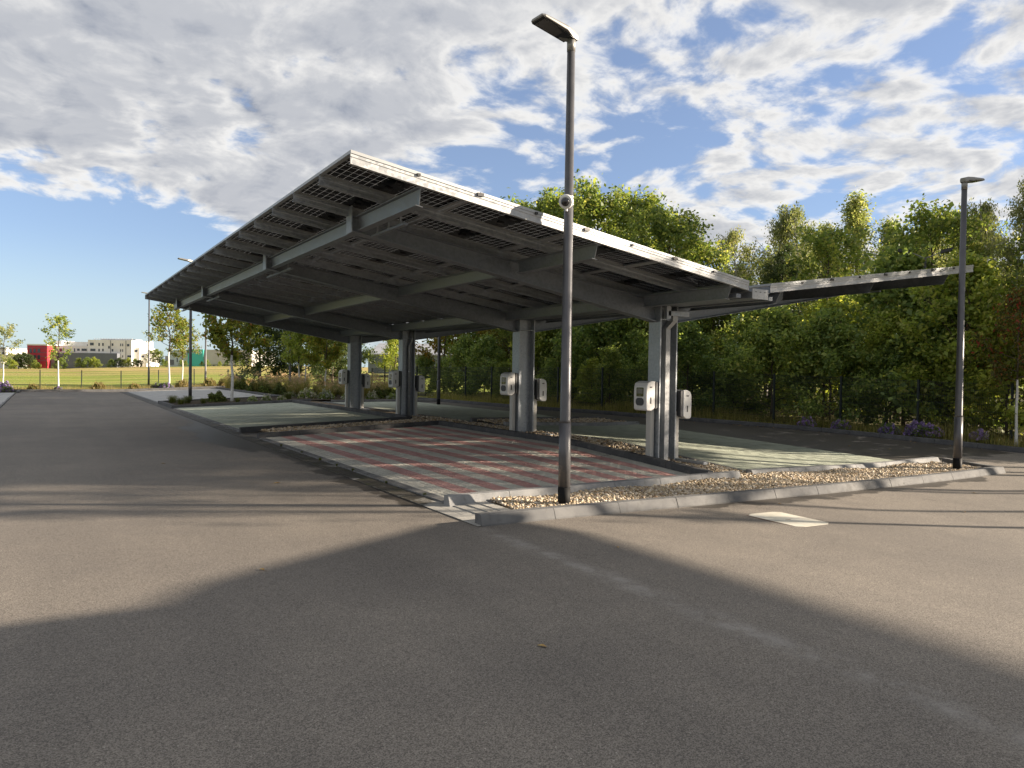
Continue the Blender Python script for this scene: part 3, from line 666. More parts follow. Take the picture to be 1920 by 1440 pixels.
# ------------------------------------------------------------------ street lamps
def lamp(x, y, H, rot, label, z=None, name='street_lamp'):
    t = thing(name, label, 'street lamp', (x, y, zg(x, y) if z is None else z), rot, 'grey street lamps around the car park')
    MB().tube([(0, 0, 1.12), (0, 0, 1.16), (0, 0, H - 0.22)], [0.079, 0.071, 0.052], 16).build('pole', 'lamp_paint', t, smooth=True)
    MB().tube([(0, 0, 0.275), (0, 0, 1.12)], [0.080, 0.079], 16).build('lower_pole', 'lamp_paint', t, smooth=True)
    MB().tube([(0, 0, -0.03), (0, 0, 0.275)], [0.0835, 0.083], 16).build('base_sleeve', 'black_rubber', t, smooth=True)
    MB().tube([(0, 0, H - 0.22), (0, 0, H - 0.05)], [0.056, 0.058], 14).build('spigot', 'lamp_head', t, smooth=True)
    # head reaches along +x, slightly raised
    hd = MB(); th = math.radians(9)
    def Q(a, b, c): return (a * math.cos(th) - c * math.sin(th), b, H - 0.03 + a * math.sin(th) + c * math.cos(th))
    secs = [(-0.075, 0.055, -0.035, 0.05), (0.03, 0.085, -0.045, 0.062), (0.16, 0.135, -0.030, 0.048), (0.54, 0.135, -0.026, 0.022), (0.585, 0.115, -0.022, 0.012)]
    V = []; F = []
    for a, wd, zb, zt in secs: V += [Q(a, -wd, zb), Q(a, wd, zb), Q(a, wd, zb + (zt - zb) * 0.55), Q(a, wd * 0.82, zt), Q(a, -wd * 0.82, zt), Q(a, -wd, zb + (zt - zb) * 0.55)]
    for i in range(len(secs) - 1):
        for k in range(6): F.append((i * 6 + k, i * 6 + (k + 1) % 6, (i + 1) * 6 + (k + 1) % 6, (i + 1) * 6 + k))
    F += [tuple(range(5, -1, -1)), tuple((len(secs) - 1) * 6 + k for k in range(6))]
    h = hd.add(V, F).build('lamp_head', 'lamp_head', t, bevel=0.008)
    ub = MB(); ub.hexa([Q(0.19, -0.105, -0.040), Q(0.53, -0.105, -0.036), Q(0.53, 0.105, -0.036), Q(0.19, 0.105, -0.040)], [Q(0.19, -0.105, -0.02), Q(0.53, -0.105, -0.02), Q(0.53, 0.105, -0.02), Q(0.19, 0.105, -0.02)]); ub.build('lamp_glass', 'lamp_glass', h)
    rm = MB(); rm.hexa([Q(0.02, -0.125, -0.034), Q(0.56, -0.125, -0.031), Q(0.56, 0.125, -0.031), Q(0.02, 0.08, -0.050)], [Q(0.02, -0.08, -0.01), Q(0.56, -0.12, -0.01), Q(0.56, 0.12, -0.01), Q(0.02, 0.08, -0.01)]); rm.build('lamp_gasket', 'black_plastic', h)
    return t
lamp(-4.13, -2.43, 6.20, math.pi * 1.02, 'dark grey street lamp with round camera, standing in the near gravel')
lamp(5.85, -2.55, 5.98, 0.0, 'dark grey street lamp at the kerb corner reaching towards the wood')
lamp(-4.12, 27.2, 6.75, math.pi, 'dark grey street lamp in the planted island beside the drive')
lamp(-2.7, 57.0, 7.7, math.pi, 'slim far street lamp at the end kerb with its head over the drive')
lamp(0.85, 52.0, 7.2, math.pi, 'slim far street lamp standing before the meadow fence, head hidden by the roof')
lamp(3.2, 36.5, 6.5, math.pi, 'dark street lamp among the ornamental grasses behind the far column')
lamp(4.6, 18.4, 6.2, 0.0, 'dark street lamp standing by the right lane between the columns')
lamp(9.0, -10.27, 6.2, math.pi, 'grey street lamp by the lot entrance towards the sun')
# round surveillance camera on the near lamp
t = thing('security_camera', 'white round surveillance camera with black dome on the near lamp pole', 'camera', (-4.13, -2.43, 4.02 - 0.0))
fd = Vector((-0.78, -0.56, -0.28)).normalized()
def ringpts(c, r_, n=24):
    a = fd.orthogonal().normalized(); b = fd.cross(a); return [tuple(c + (a * math.cos(i * 6.2832 / n) + b * math.sin(i * 6.2832 / n)) * r_) for i in range(n)]
def lathe(prof, n=24):
    mb = MB(); V = []; F = []
    for d_, r_ in prof: V += ringpts(fd * d_, r_, n)
    for i in range(len(prof) - 1):
        for k in range(n): F.append((i * n + k, i * n + (k + 1) % n, (i + 1) * n + (k + 1) % n, (i + 1) * n + k))
    F += [tuple(range(n - 1, -1, -1)), tuple((len(prof) - 1) * n + k for k in range(n))]
    return mb.add(V, F)
lathe([(0.05, 0.075), (0.06, 0.085), (0.13, 0.095), (0.15, 0.09), (0.158, 0.072)]).build('housing', 'white_plastic', t, bevel=0.003)
lathe([(0.158, 0.058)] + [(0.158 + 0.05 * math.sin(a), 0.058 * math.cos(a)) for a in (0.35, 0.7, 1.05, 1.35, 1.52)]).build('dome', 'dome_glass', t, smooth=True)
MB().tube([tuple(fd * 0.02), tuple(fd * 0.06)], [0.06, 0.06], 12).build('bracket', 'white_plastic', t)
for zz in (-0.05, 0.05): MB().tube([(0, 0, zz - 0.006), (0, 0, zz + 0.006)], 0.066, 16).build('strap', 'white_plastic', t)
MB().tube([tuple(fd * 0.10 + Vector((0, 0, -0.085))), tuple(fd * 0.10 + Vector((0, 0, -0.125)))], 0.018, 8).build('cable_gland', 'white_plastic', t)
# ------------------------------------------------------------------ foliage
def leaf_mat(name, stops, tint=0.22, trans=0.5, rough=0.5):
    m = bpy.data.materials.new(name); m.use_nodes = True; MATS[name] = m; nt = NT(m.node_tree); m.node_tree.nodes.clear()
    r = nt.n('ShaderNodeNewGeometry').outputs['Random Per Island']; orr = nt.n('ShaderNodeObjectInfo').outputs['Random']
    c = nt.ramp(r, stops)
    c = nt.mix(1.0, c, nt.mix(orr, (1 - tint, 1 - tint * 0.8, 1 - tint), (1 + tint, 1 + tint * 0.7, 1 + tint * 0.2)), 'MULTIPLY')
    bs = nt.n('ShaderNodeBsdfPrincipled', ins={'Base Color': c, 'Roughness': rough, 'Specular IOR Level': 0.35})
    tr = nt.n('ShaderNodeBsdfTranslucent', ins={0: nt.mix(1.0, c, (1.45, 1.4, 0.85), 'MULTIPLY')})
    mx = nt.n('ShaderNodeMixShader', ins={0: trans, 1: bs.outputs[0], 2: tr.outputs[0]})
    out = nt.n('ShaderNodeOutputMaterial'); nt.L.new(mx.outputs[0], out.inputs[0])
leaf_mat('leaf_oak', [(0, (0.1052, 0.1623, 0.048)), (0.5, (0.1998, 0.2702, 0.0713)), (0.85, (0.3154, 0.3566, 0.1003)), (1, (0.44, 0.4324, 0.1379))])
leaf_mat('leaf_lime', [(0, (0.1786, 0.2487, 0.0538)), (0.5, (0.3048, 0.3785, 0.077)), (1, (0.44, 0.44, 0.1235))])
leaf_mat('leaf_birch', [(0, (0.145, 0.1842, 0.0814)), (0.6, (0.2389, 0.2721, 0.1239)), (1, (0.3584, 0.351, 0.1828))])
leaf_mat('leaf_poplar', [(0, (0.1621, 0.2193, 0.0885)), (0.6, (0.2645, 0.3159, 0.1356)), (1, (0.3924, 0.4036, 0.2062))])
leaf_mat('leaf_dark', [(0, (0.041, 0.0666, 0.0343)), (0.6, (0.0768, 0.114, 0.0485)), (1, (0.145, 0.1668, 0.0672))])
leaf_mat('leaf_bush', [(0, (0.1121, 0.1756, 0.0625)), (0.55, (0.2074, 0.2888, 0.0894)), (0.9, (0.3417, 0.4139, 0.1197)), (1, (0.44, 0.44, 0.1772))])
leaf_mat('leaf_autumn', [(0, (0.13, 0.18, 0.035)), (0.6, (0.22, 0.26, 0.045)), (0.88, (0.34, 0.31, 0.055)), (0.96, (0.38, 0.24, 0.05)), (1, (0.36, 0.15, 0.05))])
leaf_mat('leaf_gold', [(0, (0.09, 0.09, 0.015)), (0.5, (0.21, 0.165, 0.022)), (1, (0.32, 0.19, 0.03))])
leaf_mat('leaf_rowan', [(0, (0.09, 0.115, 0.03)), (0.62, (0.17, 0.16, 0.035)), (0.85, (0.24, 0.11, 0.035)), (1, (0.46, 0.05, 0.04))])
leaf_mat('leaf_red', [(0, (0.36, 0.035, 0.03)), (1, (0.62, 0.06, 0.05))])
leaf_mat('grass_blade', [(0, (0.11, 0.13, 0.035)), (0.5, (0.20, 0.205, 0.06)), (1, (0.38, 0.32, 0.14))], trans=0.4)
leaf_mat('grass_dry', [(0, (0.20, 0.165, 0.07)), (0.5, (0.32, 0.25, 0.12)), (1, (0.13, 0.14, 0.04))], trans=0.3)
leaf_mat('grass_green', [(0, (0.060, 0.085, 0.018)), (0.6, (0.10, 0.13, 0.028)), (1, (0.19, 0.19, 0.055))], trans=0.3)
leaf_mat('plume', [(0, (0.38, 0.27, 0.19)), (1, (0.55, 0.42, 0.31))], trans=0.4)
leaf_mat('flower_white', [(0, (0.42, 0.42, 0.36)), (0.6, (0.60, 0.60, 0.55)), (1, (0.16, 0.18, 0.09))], trans=0.2)
leaf_mat('flower_purple', [(0, (0.26, 0.17, 0.48)), (0.6, (0.38, 0.27, 0.62)), (1, (0.12, 0.14, 0.06))], trans=0.2)
mat('bark', rough=0.9, fn=mottled((0.055, 0.042, 0.030), (0.13, 0.105, 0.08), 9), spec=0.2)
mat('bark_pale', rough=0.8, fn=mottled((0.56, 0.55, 0.51), (0.72, 0.71, 0.68), 5, 4, (0.30, 0.28, 0.25), 16), spec=0.2)
mat('bark_birch', rough=0.8, fn=mottled((0.30, 0.28, 0.25), (0.45, 0.43, 0.40), 6, 4, (0.06, 0.05, 0.045), 12), spec=0.2)

def leaf_cloud(C, L, Wd, droop=0.0, flat=0.35, rs=None):
    """one folded diamond per centre C (n,3)"""
    rs = rs or nrng; n = len(C)
    N = rs.normal(0, 1, (n, 3)); N[:, 2] = np.abs(N[:, 2]) * (1 + flat); N /= np.linalg.norm(N, axis=1)[:, None]
    A = rs.normal(0, 1, (n, 3)); A[:, 2] -= droop * 2.2; A -= N * (A * N).sum(1)[:, None] * (0.0 if droop > 0.5 else 1.0); A /= np.linalg.norm(A, axis=1)[:, None] + 1e-9
    B = np.cross(N, A); B /= np.linalg.norm(B, axis=1)[:, None] + 1e-9
    s = np.exp(rs.normal(0, 0.25, n))[:, None]; l, b = L * s / 2, Wd * s / 2
    V = np.stack([C - A * l, C + B * b + N * b * 0.35 + A * l * 0.1, C + A * l, C - B * b + N * b * 0.35 + A * l * 0.1], 1).reshape(-1, 3)
    return V, np.arange(4 * n).reshape(n, 4)
def grow(seed, H, R, clear, nprim, nsub, el0, el1, prof, per, spread, L, Wd, leaf, bark='bark', r0=0.12, droop=0.0, wob=0.15, lean=(0, 0), pale_to=0.0, curve=0.25, tipleaf=None, inner=0.35):
    """returns (trunk mesh, crown mesh, [white trunk mesh]) of a tree standing on the origin"""
    rs = np.random.default_rng(seed); wood = MB(); stems = MB(); cl = []; w_cl = []
    nt_ = 8; tp = []
    for i in range(nt_ + 1):
        t = i / nt_; tp.append(Vector((lean[0] * t * t + rs.normal(0, wob) * t * 0.5 * (i > 0), lean[1] * t * t + rs.normal(0, wob) * t * 0.5 * (i > 0), H * 0.97 * t)))
    def on(t):
        f = min(t, 0.9999) * nt_; i = int(f); return tp[i].lerp(tp[i + 1], f - i)
    rad = lambda t: r0 * (1 - 0.86 * t) + 0.006
    c0 = clear / H; cut = c0 + 0.02 if bark == 'bark_pale' else 1.0
    stems.tube([on(t) for t in np.linspace(0, cut, 9)], [rad(t) * (1.35 if t == 0 else 1) for t in np.linspace(0, cut, 9)], 8)
    if cut < 1: wood.tube([on(t) for t in np.linspace(cut, 1, 7)], [rad(t) for t in np.linspace(cut, 1, 7)], 6)
    for i in range(nprim):
        t = (i + rs.uniform(0.1, 0.9)) / nprim; th = c0 + (0.97 - c0) * t
        az = i * 2.399 + rs.normal(0, 0.35); ln = max(0.25, R * prof(t) * rs.uniform(0.72, 1.12)); el = el0 + (el1 - el0) * t + rs.normal(0, 0.14)
        d = Vector((math.cos(az) * math.cos(el), math.sin(az) * math.cos(el), math.sin(el))); b0 = on(th)
        cv = Vector((0, 0, curve * ln - droop * ln * 0.55))
        pts = [b0 + d * ln * f + cv * f * f for f in (0, 0.33, 0.66, 1.0)]
        rb = max(0.010, rad(th) * 0.5); wood.tube(pts, [rb, rb * 0.7, rb * 0.42, 0.006], 5, caps=False)
        for j in range(nsub):
            f = 1 - rs.uniform(0, 1) ** 1.3 * (1 - inner); k = min(int(f * 3), 2); q0 = pts[k].lerp(pts[k + 1], f * 3 - k)
            dd = (d + Vector(rs.normal(0, 0.75, 3)) + Vector((0, 0, 0.15 - droop))).normalized(); l2 = ln * rs.uniform(0.16, 0.38) + 0.12
            q1 = q0 + dd * l2 + Vector((0, 0, -droop * l2 * 0.9)); 
            if j % 2 == 0: wood.tube([q0, q1], [0.009, 0.004], 3, caps=False)
            m_ = max(2, int(per * rs.uniform(0.6, 1.4))); f2 = rs.uniform(0.15, 1.08, m_)[:, None]
            c = np.array(q0)[None] * (1 - f2) + np.array(q1)[None] * f2 + rs.normal(0, spread, (m_, 3)) * np.array([1, 1, 0.8])
            if droop > 0.5: c[:, 2] -= np.abs(rs.normal(0, spread * 2.2, m_))
            cl.append(c)
    V, F = leaf_cloud(np.concatenate(cl), L, Wd, droop, rs=rs)
    return stems.mesh('trunk', bark, True), fast_mesh('crown', V, F, leaf), H, wood.mesh('branches', 'bark' if bark == 'bark_pale' else bark, True)
rnd_ = lambda t: math.sin(math.pi * min(max(0.12 + 0.85 * t, 0), 1)) ** 0.6
cone = lambda t: 1.05 - 0.8 * t
egg = lambda t: math.sin(math.pi * (0.18 + 0.78 * t ** 0.8)) ** 0.7
col_ = lambda t: 0.75 + 0.35 * math.sin(math.pi * t) - 0.45 * t * t
bushp = lambda t: 1.0 - 0.62 * t * t
PROTO = {
 'oak_a': grow(1, 10.0, 3.3, 1.8, 30, 17, 0.15, 1.05, egg, 30, 0.20, 0.175, 0.105, 'leaf_oak', r0=0.17),
 'oak_b': grow(2, 10.0, 3.0, 2.2, 28, 17, 0.2, 1.1, egg, 30, 0.21, 0.165, 0.100, 'leaf_oak', r0=0.16, lean=(0.5, 0.3)),
 'lime': grow(3, 6.0, 1.9, 0.8, 24, 14, 0.2, 1.1, egg, 26, 0.16, 0.160, 0.105, 'leaf_lime', r0=0.09),
 'birch_a': grow(4, 9.5, 2.1, 2.4, 30, 15, 0.5, 1.15, egg, 26, 0.11, 0.105, 0.048, 'leaf_birch', 'bark_birch', r0=0.10, droop=0.75, curve=0.35),
 'birch_b': grow(5, 9.5, 1.8, 2.2, 26, 15, 0.55, 1.2, egg, 25, 0.11, 0.105, 0.048, 'leaf_birch', 'bark_birch', r0=0.09, droop=0.75, curve=0.35, lean=(0.8, -0.3)),
 'poplar': grow(6, 9.0, 1.5, 1.2, 38, 13, 0.85, 1.25, col_, 24, 0.13, 0.105, 0.060, 'leaf_poplar', r0=0.11, curve=0.5),
 'bush_a': grow(7, 4.0, 1.9, 0.1, 24, 15, 0.15, 1.15, bushp, 26, 0.17, 0.150, 0.095, 'leaf_bush', r0=0.05),
 'bush_b': grow(8, 4.0, 1.7, 0.1, 24, 15, 0.25, 1.2, bushp, 26, 0.16, 0.130, 0.080, 'leaf_oak', r0=0.05),
 'bush_c': grow(9, 4.0, 1.6, 0.1, 22, 14, 0.3, 1.2, bushp, 25, 0.15, 0.150, 0.095, 'leaf_lime', r0=0.05),
 'pine': grow(10, 8.0, 1.9, 1.0, 34, 15, 0.05, 0.6, cone, 28, 0.12, 0.130, 0.040, 'leaf_dark', r0=0.12, curve=0.1),
 'dark_oak': grow(11, 7.0, 3.2, 0.4, 30, 17, 0.1, 1.05, egg, 32, 0.22, 0.190, 0.115, 'leaf_dark', r0=0.16),
 'gold': grow(12, 6.0, 2.2, 1.4, 20, 12, 0.25, 1.0, egg, 17, 0.20, 0.165, 0.110, 'leaf_gold', r0=0.09),
}
NAMES = {'oak_a': 'oak_tree', 'oak_b': 'oak_tree', 'lime': 'maple_tree', 'birch_a': 'birch_tree', 'birch_b': 'birch_tree', 'poplar': 'poplar_tree', 'bush_a': 'leafy_bush', 'bush_b': 'leafy_bush', 'bush_c': 'leafy_bush', 'pine': 'pine_tree', 'dark_oak': 'evergreen_tree', 'gold': 'autumn_tree'}
def plant(kind, x, y, h, label, cat='tree', group=None, rz_=None, wide=1.0, z=None, name=None):
    tr, cr, H, bw = PROTO[kind]; s = h / H
    t = thing(name or NAMES.get(kind, kind), label, cat, (x, y, (gz(x, y) if z is None else z) - 0.02), rng.uniform(0, 6.28) if rz_ is None else rz_, group)
    for nm, me in (('trunk' if cat == 'tree' else 'stem', tr), ('branches', bw), ('crown', cr)):
        o = link(nm, me, t); o.scale = (s * wide, s * wide, s)
    return t
LIT = [(0, 16.4, 0.5, 0.5), (-3, 15.0, 0.0, 1.2), (-2.5, 18.5, 0.0, 1.2), (-2, 13.0, 0, 0.8), (0, 11.7, 0.6, 0.3), (-3, -0.6, 0.0, 0.5), (-1.5, 1.2, 0.0, 0.3), (0, 0, 0.9, 0.3), (0, -2.3, 0, 0.5), (4, -2.4, 0, 0.5)]     # places the sun reaches: (x, y, z, half width), rays kept free of low wood
def blocked(x, y, r_, h):
    for (lx, ly, lz, rad) in LIT:
        dx_, dy_ = x - lx, y - ly; tt = dx_ * 0.872 - dy_ * 0.489
        if tt > 0:
            off = abs(dx_ * 0.489 + dy_ * 0.872); zz = lz + tt * math.tan(SUN_EL)
            if off < rad + r_ and zz < h + 0.3: return True
    return False
# the wood behind the fence: tall trees that make the skyline
TALL = [('oak_a', 14.4, 32.0, 14.0), ('oak_b', 13.2, 26.6, 10.9), ('oak_a', 13.4, 23.6, 10.6), ('oak_b', 13.2, 20.2, 10.0), ('oak_a', 12.8, 17.7, 9.9), ('oak_b', 13.4, 15.4, 9.1), ('oak_a', 12.6, 12.6, 7.9), ('oak_b', 16.5, 13.8, 7.4)]
OAKL = ['broad oak showing over the roof edge, farthest of the oak row', 'broad oak crown over the roof edge beside the round camera', 'tall oak behind the near lamp pole, just past the round camera', 'tallest oak of the row, over the middle of the roof edge', 'broad oak with a rounded crown next past the tallest oak', 'lower oak where the oak row falls towards the birches', 'lowest oak closing the row beside the birches']
for (k, x, y, h), lb in zip(TALL[1:], OAKL): plant(k, x, y, h, lb, group='oaks behind the carport')
for k, x, y, h in [('birch_a', 20.0, 15.2, 9.3), ('birch_b', 20.2, 13.4, 10.0), ('birch_a', 20.6, 12.0, 10.0)]: plant(k, x, y, h, 'slender birch with drooping twigs standing between oaks and poplar', group='birches in the skyline gap')
plant('pine', 17.5, 10.6, 7.2, 'dark narrow pine standing just below the drooping birches')
plant('pine', 19.5, 12.6, 6.6, 'smaller dark pine tucked behind the valley end of the roof')
for k, x, y, h in [('poplar', 26.4, 12.6, 10.9), ('poplar', 25.8, 13.9, 9.5), ('poplar', 27.2, 11.3, 9.5)]: plant(k, x, y, h, 'upright pale green poplar above the right wing', group='poplars above the right wing', wide=1.15)
for k, x, y, h in [('oak_b', 24.5, 8.6, 8.2), ('birch_b', 17.0, 3.55, 7.8), ('oak_a', 25.7, 6.8, 8.6), ('birch_a', 16.5, 2.0, 8.0), ('birch_b', 16.0, 0.9, 8.2), ('oak_b', 16.5, -0.4, 7.2), ('birch_a', 16.0, -1.6, 8.0)]:
    plant(k, x, y, h, {'o': 'leafy tree in the wood behind the kerb corner lamp', 'b': 'wispy birch in the wood behind the kerb corner lamp'}[k[0]], group='mixed trees behind the corner lamp', wide=0.8)
plant('lime', 13.3, 0.85, 5.1, 'bright yellow green young maple just behind the corner lamp')
plant('lime', 13.2, 3.2, 3.6, 'low yellow green maple sapling under the right wing')
# filler wood further back, then the bushes right behind the fence
k = 0
for row, (xo, hmin, hmax) in enumerate(((16.5, 4.4, 5.4), (26.0, 5.5, 7.0))):
    y = 2.0 + row * 0.9
    while y < 30 - row:
        h = rng.uniform(hmin, hmax)
        if y > 10: h += min((y - 10) * 0.25, 3.0)
        xx_ = xo + rng.uniform(-1, 1)
        kb = rng.choice(['oak_a', 'oak_b', 'pine', 'lime']) if row else rng.choice(['oak_a', 'oak_b', 'bush_a', 'lime'])
        if not blocked(xx_, y, h * 0.22, h): plant(kb, xx_, y, h, {'o': 'young oak', 'p': 'dark pine', 'l': 'yellow green maple', 'b': 'tall bush'}[kb[0]] + [' of the middle wood behind the fence', ' at the back of the wood'][row], group='wood behind the fence', wide=1.25)
        y += rng.uniform(2.2, 3.2) + row * 0.3
FENCE = [(13.5, -4.9), (12.9, -2.8), (12.35, -0.81), (11.79, 1.43), (11.39, 3.65), (10.62, 5.58), (9.74, 7.4), (8.85, 9.4), (8.2, 11.6), (7.85, 14.0), (7.65, 16.4), (7.55, 18.8), (7.5, 21.2), (7.5, 24), (7.6, 27), (7.8, 30), (8.2, 33), (8.64, 36.25), (11.38, 39.67), (14, 43)]
def fx(y):
    for (x0, y0), (x1, y1) in zip(FENCE, FENCE[1:]):
        if y <= y1: return x0 + (x1 - x0) * (y - y0) / (y1 - y0)
    return FENCE[-1][0]
BUSHL = {'bush_a': '%sdeep green broad leaved bush right behind the mesh fence', 'bush_b': '%solive green small leaved bush right behind the mesh fence', 'bush_c': '%syellow green bush right behind the mesh fence'}
BUSHL2 = {k_: v_.replace('right behind the mesh fence', 'in the second rank behind the fence') for k_, v_ in BUSHL.items()}
y = -3.6
while y < 30:
    h = rng.uniform(2.0, 3.4) if y < 13 else rng.uniform(1.6, 2.8)
    xx_ = fx(y) + rng.uniform(0.9, 1.6)
    if blocked(xx_, y, h * 0.3, h): h = 1.7
    kb = rng.choice(['bush_a', 'bush_b', 'bush_a', 'bush_c'])
    plant(kb, xx_, y, h, BUSHL[kb] % ('low ' if h < 2.3 else 'tall ' if h > 2.9 else ''), 'bush', 'bushes behind the mesh fence')
    y += rng.uniform(1.2, 1.8) if y < 13 else rng.uniform(2.0, 3.2)
y = -3.0
while y < 20:
    xx_, h = fx(y) + rng.uniform(2.6, 3.8), rng.uniform(3.4, 4.9)
    if blocked(xx_, y, h * 0.3, h): h = 2.6
    kb = rng.choice(['bush_a', 'bush_b', 'bush_c', 'bush_a'])
    plant(kb, xx_, y, h, BUSHL2[kb] % ('shorter ' if h < 3.2 else 'very tall ' if h > 4.3 else ''), 'bush', 'second rank of bushes behind the fence')
    y += rng.uniform(1.7, 2.6)
# off to the right: the wood goes on towards the sun
PROTO['high_d'] = grow(54, 11.0, 2.7, 6.4, 20, 13, 0.1, 1.0, egg, 24, 0.20, 0.19, 0.12, 'leaf_oak', r0=0.14)
PROTO['high_a'] = grow(51, 11.0, 2.6, 6.6, 18, 10, 0.1, 1.0, egg, 13, 0.20, 0.19, 0.12, 'leaf_oak', r0=0.14)
PROTO['high_c'] = grow(53, 8.0, 2.0, 5.9, 16, 11, 0.0, 0.9, egg, 22, 0.18, 0.16, 0.10, 'leaf_oak', r0=0.10)
for x, y, h in ((16.0, 7.3, 6.9), (15.6, 3.1, 7.0)): plant('high_c', x, y, h, 'bare stemmed oak with a flat crown above the right wing', group='bare stemmed oaks above the right wing', name='oak_tree')
for x, y in ((32.0, -2.0), (33.0, -6.9)): plant('high_c', x, y, 15.8, 'very tall unseen tree added to shade the farther roof beams', group='unseen trees added to shade the roof beams', name='forest_tree', wide=1.3)  # unseen trees added to keep sun patches off the farther roof beams
PROTO['high_b'] = grow(52, 11.0, 2.2, 6.2, 16, 9, 0.1, 1.0, egg, 13, 0.20, 0.19, 0.12, 'leaf_oak', r0=0.12)
for k_, x, y, h in [('high_d', 15.0, -5.0, 9.5), ('high_d', 17.5, -6.8, 9.5), ('high_d', 15.5, -8.4, 9.2), ('high_b', 18.5, -9.6, 9.8), ('high_a', 16.0, -10.8, 9.4), ('high_b', 21.5, -4.6, 9.6), ('high_a', 22.5, -11.0, 11.0), ('high_b', 19.5, -13.0, 10.0), ('high_a', 15.5, -12.6, 9.0)]:
    plant(k_, x, y, h, 'tall bare stemmed tree of the wood beside the lot entrance', group='wood beside the lot entrance', name='forest_tree')

# trees around the far end
PROTO['young_a'] = grow(21, 5.4, 1.25, 2.2, 18, 11, 0.35, 1.1, egg, 15, 0.10, 0.135, 0.085, 'leaf_autumn', 'bark_pale', r0=0.055)
PROTO['young_b'] = grow(22, 5.2, 1.25, 2.1, 22, 14, 0.1, 1.1, egg, 22, 0.12, 0.150, 0.095, 'leaf_autumn', 'bark_pale', r0=0.06)
PROTO['young_c'] = grow(23, 5.2, 1.15, 2.1, 13, 7, 0.35, 1.0, egg, 15, 0.10, 0.150, 0.085, 'leaf_oak', 'bark_pale', r0=0.055)
PROTO['young_d'] = grow(24, 4.6, 1.3, 1.9, 18, 12, 0.2, 1.0, egg, 24, 0.12, 0.140, 0.095, 'leaf_lime', 'bark_pale', r0=0.055)
PROTO['young_e'] = grow(25, 4.8, 1.25, 2.1, 13, 8, 0.15, 0.9, egg, 15, 0.12, 0.130, 0.085, 'leaf_birch', 'bark_pale', r0=0.055, lean=(0.35, 0))
PROTO['rowan'] = grow(26, 4.6, 1.35, 2.05, 18, 12, 0.1, 1.0, egg, 20, 0.14, 0.145, 0.060, 'leaf_rowan', 'bark_pale', r0=0.06)
AV = 'young white trunked trees'
plant('young_b', -2.60, 25.4, 5.6, 'young tree with dense autumn tinted crown on the planted island', group=AV, name='young_tree')
plant('young_a', -2.30, 48.2, 6.7, 'thin young tree with yellowing feathery crown behind the island lamp', group=AV, name='young_tree')
plant('young_a', -1.05, 50.6, 5.2, 'thin young tree half hidden behind the yellowing feathery one', group=AV, name='young_tree')
plant('young_c', -9.15, 50.4, 5.2, 'sparse green young tree standing before the white building', group=AV, name='young_tree')
plant('young_e', -12.7, 59.0, 4.6, 'sparse leaning young tree at the far left of the meadow fence', group=AV, name='young_tree')
plant('young_e', -14.6, 62.0, 4.8, 'sparse young tree cut by the left picture edge', group=AV, name='young_tree')
plant('young_d', 3.0, 33.8, 4.5, 'bright lime green young tree among the ornamental grasses', group=AV, name='young_tree')
plant('young_d', 4.3, 36.8, 4.4, 'darker green young tree behind the lime green one', group=AV, name='young_tree')
plant('young_b', 3.9, 31.6, 4.4, 'green young tree close to the far column', group=AV, name='young_tree')
plant('rowan', 11.95, -1.10, 4.0, 'young rowan with reddening leaves and white painted trunk', group=AV, name='young_tree', wide=0.72)
for x, y, h in ((6.4, 57.5, 6.3), (9.6, 56.0, 7.0), (12.2, 53.0, 6.6), (10.6, 50.0, 5.2)): plant('dark_oak', x, y, h, 'large dark green tree behind the ornamental grasses', group='dark trees behind the grasses')
plant('lime', 16.5, 50.5, 5.2, 'light green tree between the two farther columns')
plant('gold', 9.6, 27.5, 5.0, 'golden brown autumn tree seen beside the round downpipe')
plant('gold', 11.2, 24.2, 4.6, 'golden autumn tree in the thin part of the wood')
plant('oak_b', 10.6, 22.0, 5.0, 'thin green tree in the light part of the wood', wide=0.8)

# ------------------------------------------------------------------ grasses, perennials
def blades(n, R, H, lean, wd, rs, m_, tipcol=None, curl=0.5):
    az = rs.uniform(0, 6.283, n); r_ = R * np.sqrt(rs.uniform(0, 1, n)) * 0.35
    base = np.stack([np.cos(az) * r_, np.sin(az) * r_, np.zeros(n)], 1)
    out = np.stack([np.cos(az), np.sin(az), np.zeros(n)], 1); ln = rs.uniform(0.25, 1.0, n)[:, None] * lean; h = H * rs.uniform(0.6, 1.1, n)[:, None]
    up = np.array([[0, 0, 1.0]])
    side = np.stack([-np.sin(az), np.cos(az), np.zeros(n)], 1) * wd
    p1 = base + out * ln * 0.25 + up * h * 0.6; p2 = base + out * ln * 0.62 + up * h; p3 = base + out * ln * 1.1 + up * h * (1 - curl * ln / max(lean, 0.01) * 0.6)
    V = np.stack([base - side, base + side, p1 - side, p1 + side, p2 - side * 0.6, p2 + side * 0.6, p3, p3], 1).reshape(-1, 3)
    F = (np.array([(0, 1, 3, 2), (2, 3, 5, 4), (4, 5, 7, 6)])[None] + (np.arange(n) * 8)[:, None, None]).reshape(-1, 4)
    return V, F, p3
